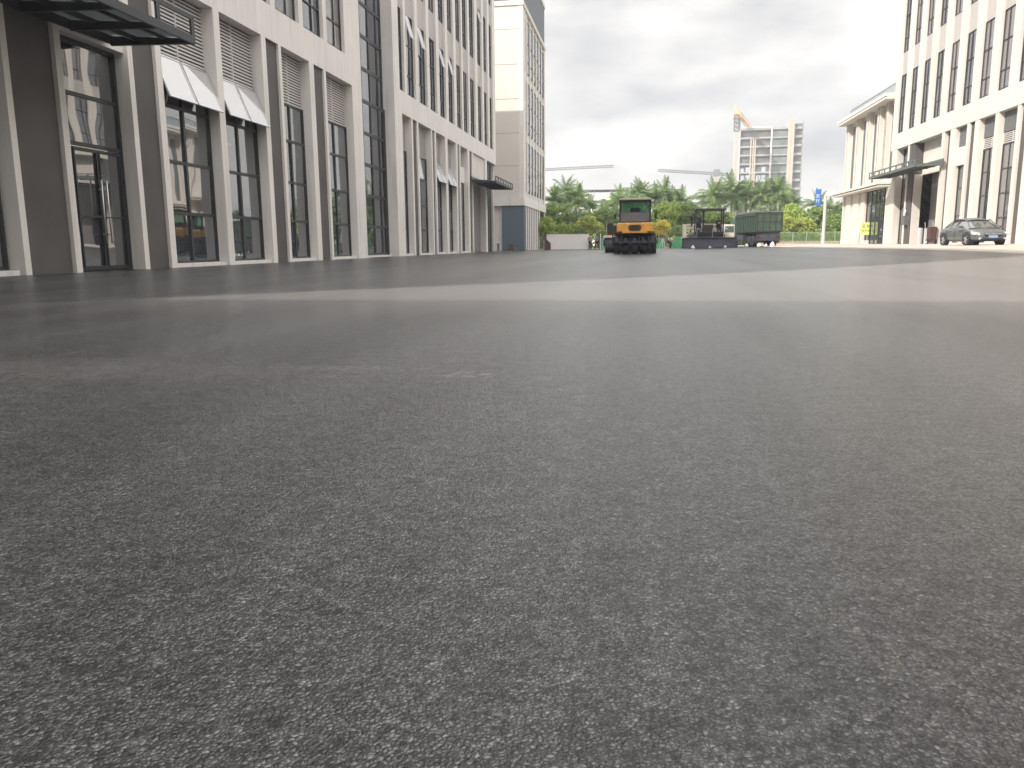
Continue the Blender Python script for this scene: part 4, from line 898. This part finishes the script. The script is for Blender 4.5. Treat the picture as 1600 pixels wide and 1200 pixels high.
for k in range(nf+1): mb.box(W2+3.2,W2+8.2,1.0,16,k*fh+1.5,k*fh+2.6)
mb.build('side_slab',conct,T); MB().box(W2+3.3,W2+7.8,1.8,15,0,nf*fh+4).build('side_void',conctd,T)
mb=MB()
for x in (W2+7.7,): mb.box(x,x+.5,1.0,2,0,nf*fh+5)
mb.build('side_column',conct,T)
for i in range(9): MB().box(W1+2+i*1.25,W1+2.12+i*1.25,.3,.42,nf*fh+2,nf*fh+7.6-(i%3)*.5).build('rebar_rod',mat('rod',(.5,.42,.38),.8),T)
def lattice(mb,a,b,w,n,r_=.12,br=.07):
    a=Vector(a); b=Vector(b); d=(b-a).normalized(); u=d.cross(Vector((0,0,1)) if abs(d.z)<.9 else Vector((0,1,0))).normalized(); v=d.cross(u)
    cs=[(u+v)*w/2,(u-v)*w/2,(-u-v)*w/2,(-u+v)*w/2]
    for c in cs: mb.tube(a+c,b+c,r_,n=4,caps=False)
    for i in range(n):
        p=a+(b-a)*i/n; q=a+(b-a)*(i+1)/n
        for k in range(4):
            mb.tube(p+cs[k],q+cs[(k+1)%4],br,n=3,caps=False); mb.tube(p+cs[k],p+cs[(k+1)%4],br,n=3,caps=False)
cry=mat('crane_orange',(.66,.45,.30),.6,.3); crp=mat('crane_pale',(.66,.52,.45),.6,.3); crg=mat('crane_grey',(.16,.16,.17),.6,.3)
c=empty('tower_crane',(42.6,380,0),'tall orange tower crane standing just left of the unfinished high rise','crane')
mb=MB(); lattice(mb,(0,0,0),(0,0,50),1.6,26,.13,.08); mb.build('mast',crp,c)
mb=MB(); mb.box(-1.5,1.5,-1.5,1.5,18.6,19.6); mb.build('collar',crg,c)
mb=MB(); lattice(mb,(0,0,50),(0,0,55.5),2.2,3,.26,.16); mb.build('slewing_tower',crg,c)
mb=MB(); mb.tube((0,0,55.5),(-.9,0,61.2),.4,n=6); mb.tube((-1.5,0,55.5),(-.9,0,61.2),.35,n=6); mb.box(-1.9,.6,-1,1,55.2,57.6); mb.tube((-.9,0,61),(1.6,0,55.6),.4,n=6); mb.build('apex_and_cab',cry,c)
mb=MB(); lattice(mb,(.8,0,57.2),(11,44,57.5),1.5,16,.2,.12); mb.build('jib',cry,c)
mb=MB(); lattice(mb,(-.6,0,56.2),(-1.8,-13,56.6),1.5,6,.2,.12); mb.box(-2.6,-1.0,-14,-11.5,55.2,57.2); mb.build('counter_jib',cry,c)
mb=MB(); mb.tube((-.9,0,61),(7.2,28,57.9),.1,n=4); mb.build('tie_bar',crg,c)
def flat_crane(loc,label,xl,xr,z,dz,mat_):
    c=empty('tower_crane',loc,label,'crane')
    mb=MB(); lattice(mb,(0,0,0),(0,0,z-.5),1.9,20,.22,.12); mb.build('mast',crp,c)
    mb=MB(); lattice(mb,(xl,0,z+dz),(-1,0,z),1.3,24,.17,.1); mb.build('jib',mat_,c)
    mb=MB(); lattice(mb,(1,0,z),(xr,0,z-1.2),1.3,6,.2,.12); mb.box(xr-1.8,xr,-1,1,z-3.4,z-.9); mb.build('counter_jib',mat_,c)
    mb=MB(); mb.box(-1.7,1.7,-1.4,1.4,z-1.5,z+2.3); mb.build('cab',crg,c); return c
flat_crane((45.3,500,0),'distant tower crane with a long level jib over the palms',-34,8.4,41.6,2.6,crg)
flat_crane((-58,450,0),'far crane jib reaching out from behind the left block',38,-9,41.4,0,crg) if False else None
c=empty('tower_crane',(-60,450,0),'far crane whose thin jib reaches right from behind the left block','crane')
mb=MB(); lattice(mb,(0,0,0),(0,0,41),1.9,20,.22,.12); mb.build('mast',crp,c)
mb=MB(); lattice(mb,(-10,0,41.2),(46,0,42.6),1.1,34,.13,.08); mb.build('jib',crg,c); mb=MB(); mb.box(-1.4,1.4,-1,1,40.4,43); mb.build('cab',crg,c)
b_=empty('low_building',(-13.3,300,0),'long white building with a thin flat roof beyond the left palms','building')
MB().box(-9,8.5,0,12,0,18.6).build('wall',mat('far_white',(.8,.78,.72),.8),b_); mb=MB(); mb.box(-9.5,9.6,-1,13,20.25,20.5); [mb.box(x,x+.3,-.5,-.2,18.6,20.2) for x in (-9,-3,3,8.2)]; mb.build('roof',mat('far_roof_grey',(.34,.34,.34),.7),b_)
MB().box(-8.8,8.3,-.05,0,15.5,16.6).build('window_band',glass,b_)
b_=empty('grey_building',(25.5,350,0),'small grey building with dark window bands behind the palms','building')
MB().box(-3.8,6,0,12,0,21.8).build('wall',mat('far_grey',(.5,.5,.5),.8),b_)
for k in range(4): MB().box(-3.5,5.5,-.08,-.01,19.4-k*2.6,20.5-k*2.6).build('window_band',glass,b_)
b_=empty('cream_building',(15.5,210,0),'small cream arched building between the palm trunks','building')
MB().box(-2.6,2.6,0,8,0,6.2).build('wall',creamt,b_); mb=MB(); mb.prism([(2.9*math.cos(t*math.pi/10),6.2+1.6*math.sin(t*math.pi/10)) for t in range(11)],'y',-.3,8.2); mb.build('roof',mat('far_roof',(.55,.5,.4),.8),b_)
for x in (-1.5,0,1.5): MB().box(x-.4,x+.4,-.06,-.01,2,5).build('window',glass,b_)

# ------------------------------------------------------------------ vegetation
def leafmat(name,c1,c2):
    m=bpy.data.materials.new(name); m.use_nodes=True; n=m.node_tree.nodes; l=m.node_tree.links; p=n['Principled BSDF']
    oi=n.new('ShaderNodeObjectInfo'); gi=n.new('ShaderNodeNewGeometry'); rp=n.new('ShaderNodeMixRGB'); rp.inputs[1].default_value=(*c1,1); rp.inputs[2].default_value=(*c2,1)
    l.new(gi.outputs['Random Per Island'],rp.inputs[0]); l.new(rp.outputs[0],p.inputs['Base Color']); p.inputs['Roughness'].default_value=.5; p.inputs['Specular IOR Level'].default_value=.35
    t=n.new('ShaderNodeBsdfTranslucent'); x=n.new('ShaderNodeMixShader'); x.inputs[0].default_value=.35; l.new(rp.outputs[0],t.inputs[0])
    o=[a for a in n if a.type=='OUTPUT_MATERIAL'][0]; l.new(p.outputs[0],x.inputs[1]); l.new(t.outputs[0],x.inputs[2]); l.new(x.outputs[0],o.inputs[0]); return m
LM={'mid':leafmat('leaf_mid',(.12,.21,.05),(.26,.36,.08)),'dark':leafmat('leaf_dark',(.08,.14,.055),(.17,.25,.08)),'bright':leafmat('leaf_bright',(.20,.32,.05),(.42,.50,.09)),'yellow':leafmat('leaf_yellow',(.27,.34,.06),(.50,.52,.12)),'gold':leafmat('leaf_gold',(.48,.44,.06),(.74,.64,.13)),'palm':leafmat('palm_leaf',(.10,.17,.06),(.21,.30,.10))}
bark=mat('bark',(.22,.17,.12),.9,.2,var=.3,vscale=3); palmbark=mat('palm_bark',(.48,.45,.40),.85,.2,var=.2,vscale=3)
def crown_mesh(seed,nclump,nleaf,leaf,flat=.8,droop=0):
    rd=random.Random(seed); mb=MB()
    for c in range(nclump):
        th=rd.uniform(0,2*math.pi); ph=math.acos(rd.uniform(-.75,1)); rr=rd.uniform(.45,1)**.6
        cx=Vector((math.sin(ph)*math.cos(th),math.sin(ph)*math.sin(th),math.cos(ph)*flat))*rr*.78; cr=rd.uniform(.16,.32)
        for k in range(nleaf):
            d=Vector((rd.gauss(0,1),rd.gauss(0,1),rd.gauss(0,1))).normalized()*cr*rd.uniform(.5,1)
            p=cx+Vector((d.x,d.y,d.z*.75)); nrm=(d.normalized()*.6+Vector((rd.gauss(0,.5),rd.gauss(0,.5),rd.gauss(.5,.5)))).normalized()
            u=nrm.cross(Vector((rd.random(),rd.random(),rd.random()))).normalized(); v=nrm.cross(u); s_=leaf*rd.uniform(.6,1.25)
            mb.add([p-u*s_-v*s_*.15,p-v*s_*.5,p+u*s_,p+v*s_*.5],[(0,1,2,3)])
    return mb
def to_mesh(mb,name,m):
    me=bpy.data.meshes.new(name); me.from_pydata(mb.v,[],mb.f); me.update(); me.materials.append(m); return me
CM={}
def tree(x,y,h,w,kind,seed,label,name='broadleaf_tree',group=None,trunk=True,cat='tree',zb=-.12):
    key=(kind,seed%3)
    if key not in CM: CM[key]=to_mesh(crown_mesh(seed%3+11,70,46,.075),'crown',LM[kind])
    r=empty(name,(x,y,zb),label,cat,group,rz=seed*1.3)
    o=bpy.data.objects.new('crown',CM[key]); COL.objects.link(o); o.parent=r; low=.30*h if trunk else .0
    o.scale=(w/2,w/2,(h-low)/1.75); o.location=(0,0,low+(h-low)*.47)
    mb=MB(); rd=random.Random(seed)
    mb.tube((0,0,0),(rd.uniform(-.1,.1),0,h*.5),.035*h**.9+.02,.02*h,n=7)
    for k in range(5):
        t=2*math.pi*k/5+rd.random(); mb.tube((0,0,h*rd.uniform(.25,.42)),(math.cos(t)*w*.3,math.sin(t)*w*.3,h*rd.uniform(.55,.8)),.018*h,.006*h,n=5)
    mb.build('trunk',bark,r); return r
def palm_mesh(seed,fr=28,L=3.3):
    rd=random.Random(seed); mb=MB()
    for f in range(fr):
        az=2*math.pi*f/fr*1.0+rd.uniform(-.2,.2); el=R(rd.choice([80,66,52,40,25,8,-8])+rd.uniform(-8,8)); ln=L*rd.uniform(.85,1.1)
        p=Vector((0,0,0)); d=Vector((math.cos(az)*math.cos(el),math.sin(az)*math.cos(el),math.sin(el))); side=Vector((-math.sin(az),math.cos(az),0)); n=14; prev=p
        for i in range(n):
            d=(d+Vector((0,0,-.055-.11*i/n))).normalized(); q=prev+d*ln/n; t=i/n
            up=side.cross(d).normalized()
            mb.add([prev-side*.03,prev+side*.03,q+side*.02,q-side*.02],[(0,1,2,3)])
            if i>1:
                w=.85*math.sin(math.pi*min(1,.18+t*.82))*L/3
                for s_ in (-1,1):
                    for j in (0,.5):
                        b=prev+(q-prev)*j; tip=b+side*s_*w*rd.uniform(.8,1.1)+d*w*.55-Vector((0,0,1))*w*rd.uniform(.35,.75)+up*.05
                        mb.add([b,b+d*.10*L/3,tip],[(0,1,2)])
            prev=q
    return mb
PM=[to_mesh(palm_mesh(s),'crown',LM['palm']) for s in (1,2,3,4)]
def palm(x,y,h,seed,label,sc=1.0,group='palm trees beyond the yard'):
    r=empty('palm_tree',(x,y,-.12),label,'palm tree',group,rz=seed*2.1)
    o=bpy.data.objects.new('crown',PM[seed%4]); COL.objects.link(o); o.parent=r; o.location=(0,0,h-2.1*sc); o.scale=(sc,sc,sc)
    mb=MB(); H_=h-2.3*sc; mb.tube((0,0,0),(0,0,H_*.5),.26,.24,n=10,caps=False); mb.tube((0,0,H_*.5),(0,0,H_-1.2),.24,.17,n=10,caps=False); mb.build('trunk',palmbark,r)
    MB().tube((0,0,H_-1.2),(0,0,H_+.35),.17,.11,n=10).build('crown_shaft',LM['mid'],r); return r
palms=[(-13.7,133,9.6,.95,'palm crown just clear of the far left block edge'),(-12.2,136,11.4,1.05,'tallest palm beside the far left block'),(-9.9,134,10.2,1.0,'third palm from the far left block, drooping fronds'),(-8.3,139,8.3,.85,'low palm left of the long white building'),(-5.9,137,7.0,.8,'short palm in the gap under the long white roof'),(-3.0,134,9.6,.95,'palm whose crown ends the long white roof at its right'),(.3,137,10.7,1.05,'tall palm straight above the orange roller cab'),(2.5,133,9.6,.95,'palm just right of the roller cab'),(4.2,136,10.6,1.05,'palm above the pale green tree left of the paver'),(6.9,135,9.3,.95,'palm left of the small grey building'),(11.6,132,10.2,1.1,'palm right of the small grey building, over the paver roof'),(14.7,134,10.9,1.2,'large palm under the level crane jib'),(17.4,138,10.2,1.0,'palm against the left edge of the unfinished high rise'),(19.3,135,10.4,1.05,'palm over the green truck, left one of a pair'),(21.8,134,10.7,1.1,'palm over the green truck, right one of a pair'),(24.6,138,8.3,.8,'small palm right of the unfinished high rise'),(28.4,137,8.4,.85,'small palm behind the blue banner'),(31.0,140,7.6,.8,'small palm over the cream ledge of the low building')]
palms+=[(-11.0,143,9.4,1.0,'palm in the rear row, left of the long white roof'),(-4.6,145,9.0,.95,'palm in the rear row, right half of the long white roof'),(-1.3,143,9.6,1.0,'palm in the rear row, upper left of the roller cab'),(5.6,144,9.8,1.0,'palm in the rear row, between roller and small grey building'),(13.2,145,10.0,1.1,'palm in the rear row, left of the orange crane mast'),(16.2,144,9.6,1.0,'palm in the rear row, at the foot of the orange crane'),(20.6,145,10.0,1.05,'palm in the rear row, before the middle of the high rise'),(23.4,144,9.2,1.0,'palm in the rear row, before the right side of the high rise')]
for i,(x,y,h,sc,lb_) in enumerate(palms): palm(x,y,h,i+1,lb_,sc)
trs=[(-12.0,118,6.6,5.2,'mid',1,'wide green tree beside the far left block'),(-12.0,105,4.1,3.0,'bright',2,'bright lime bush at the corner of the far left block'),(-9.6,106,3.4,2.4,'bright',3,'small lime bush behind the left half of the white gate'),
(-8.3,120,5.2,3.8,'dark',4,'dark tree behind the middle of the white gate'),(-6.6,107,4.2,3.9,'yellow',5,'yellow green tree behind the right end of the white gate'),(-5.2,122,5.9,4.0,'mid',6,'green tree between gate and roller'),(-3.0,124,5.6,4.0,'dark',7,'dark tree directly left of the roller cab'),
(-.2,123,5.8,4.0,'dark',8,'dark tree hidden partly by the roller cab'),(2.9,106,3.6,2.6,'gold',9,'golden bush right of the orange roller'),(3.9,119,6.6,4.4,'bright',10,'rounded light green tree right of the roller'),(4.8,105,2.9,2.2,'dark',11,'low dark bush behind the green hoarding'),
(7.2,120,6.4,4.4,'mid',12,'green tree behind the left post of the paver'),(9.8,122,5.9,4.2,'bright',13,'light green tree behind the paver roof'),(12.6,121,5.0,4.2,'mid',14,'green tree between paver and truck'),(15.5,124,4.8,4.0,'mid',15,'green tree behind the truck box'),
(19.8,117,4.6,3.2,'yellow',16,'yellow green bush at the right side of the truck'),(21.6,121,5.9,3.4,'bright',17,'light green tree right of the truck'),(22.8,117,4.0,3.0,'yellow',18,'yellowish bush behind the railing middle'),(24.7,122,5.6,3.8,'mid',19,'green tree left of the banner pole'),(26.6,117,4.3,3.0,'mid',20,'bush behind the banner pole'),(28.6,120,6.0,3.8,'dark',21,'dark tree at the edge of the low cream building'),(17.8,122,5.4,3.4,'dark',22,'dark tree just behind the truck tailgate')]
for x,y,h,w,k,sd_,lb_ in trs: tree(x,y,h*1.17,w*1.22,k,sd_,lb_,group='trees beyond the yard')
for x,y,h,w,k,sd_,lb_ in ((-10.8,104,2.9,2.6,'mid',31,'low green shrub over the left quarter of the white gate'),(-7.6,104.5,3.0,2.6,'dark',32,'low dark shrub over the middle of the white gate'),(-4.3,104,3.1,2.6,'mid',33,'low green shrub over the slim white post'),(-2.6,106,3.4,3.0,'bright',34,'light green shrub behind the left green hoarding'),(5.9,106,3.4,3.0,'mid',35,'green shrub behind the beige stake truck'),(9.0,107,3.5,3.0,'yellow',36,'yellow green shrub seen through the paver posts'),(.9,122,6.4,4.4,'mid',37,'green tree directly behind the roller cab'),(5.6,125,6.8,4.2,'dark',38,'taller dark tree left of the grey building'),(-10.2,125,6.4,4.4,'dark',39,'dark tree under the tallest palm'),(23.2,126,6.6,4.2,'mid',40,'green tree behind the yellowish railing bush')): tree(x,y,h,w,k,sd_,lb_,name='shrub' if h<3.6 else 'broadleaf_tree',group='trees beyond the yard',cat='shrub' if h<3.6 else 'tree',trunk=h>3.6)
# undergrowth and far wood as masses
mb=MB(); rd=random.Random(9)
for i in range(36000):
    x=rd.uniform(-30,60); y=rd.uniform(124,150); hh=3.9+1.6*math.sin(x*.7)+1.2*math.sin(x*1.9+y)+rd.uniform(-.6,.6); z=rd.uniform(0,max(.8,hh)); s_=rd.uniform(.12,.26)
    u=Vector((rd.gauss(0,1),rd.gauss(0,1),rd.gauss(0,1))).normalized(); v=u.cross(Vector((rd.random(),rd.random(),rd.random()+.1))).normalized(); p=Vector((x,y,z))
    mb.add([p-u*s_,p-v*s_*.6,p+u*s_,p+v*s_*.6],[(0,1,2,3)])
o=mb.build('undergrowth',LM['mid']); tag(o,'dense dark undergrowth below the palms and trees','undergrowth',kind='stuff')
mb=MB(); rd=random.Random(10)
for i in range(9000):
    x=rd.uniform(17,29); y=rd.uniform(113.9,116.5); z=rd.uniform(.2,1.9+.4*math.sin(x*2)); s_=rd.uniform(.06,.14)
    u=Vector((rd.gauss(0,1),rd.gauss(0,1),rd.gauss(0,1))).normalized(); v=u.cross(Vector((rd.random(),rd.random(),rd.random()+.1))).normalized(); p=Vector((x,y,z))
    mb.add([p-u*s_,p-v*s_*.6,p+u*s_,p+v*s_*.6],[(0,1,2,3)])
o=mb.build('hedge',LM['mid']); tag(o,'clipped green hedge behind the railing on the right','hedge',kind='stuff')
# ------------------------------------------------------------------ haze
HAZE=0.0008
if HAZE:
    hz=MB().box(-140,160,-75,560,-1.4,75).build('haze',bpy.data.materials.new('haze_air')); hm=hz.data.materials[0]; hm.use_nodes=True; nn=hm.node_tree.nodes; ll=hm.node_tree.links; nn.clear()
    oo=nn.new('ShaderNodeOutputMaterial'); pv=nn.new('ShaderNodeVolumePrincipled'); pv.inputs['Density'].default_value=HAZE; pv.inputs['Color'].default_value=(.93,.95,1,1); pv.inputs['Anisotropy'].default_value=.3; ll.new(pv.outputs[0],oo.inputs['Volume'])
    tag(hz,'thin pale haze over the whole yard','haze',kind='stuff')
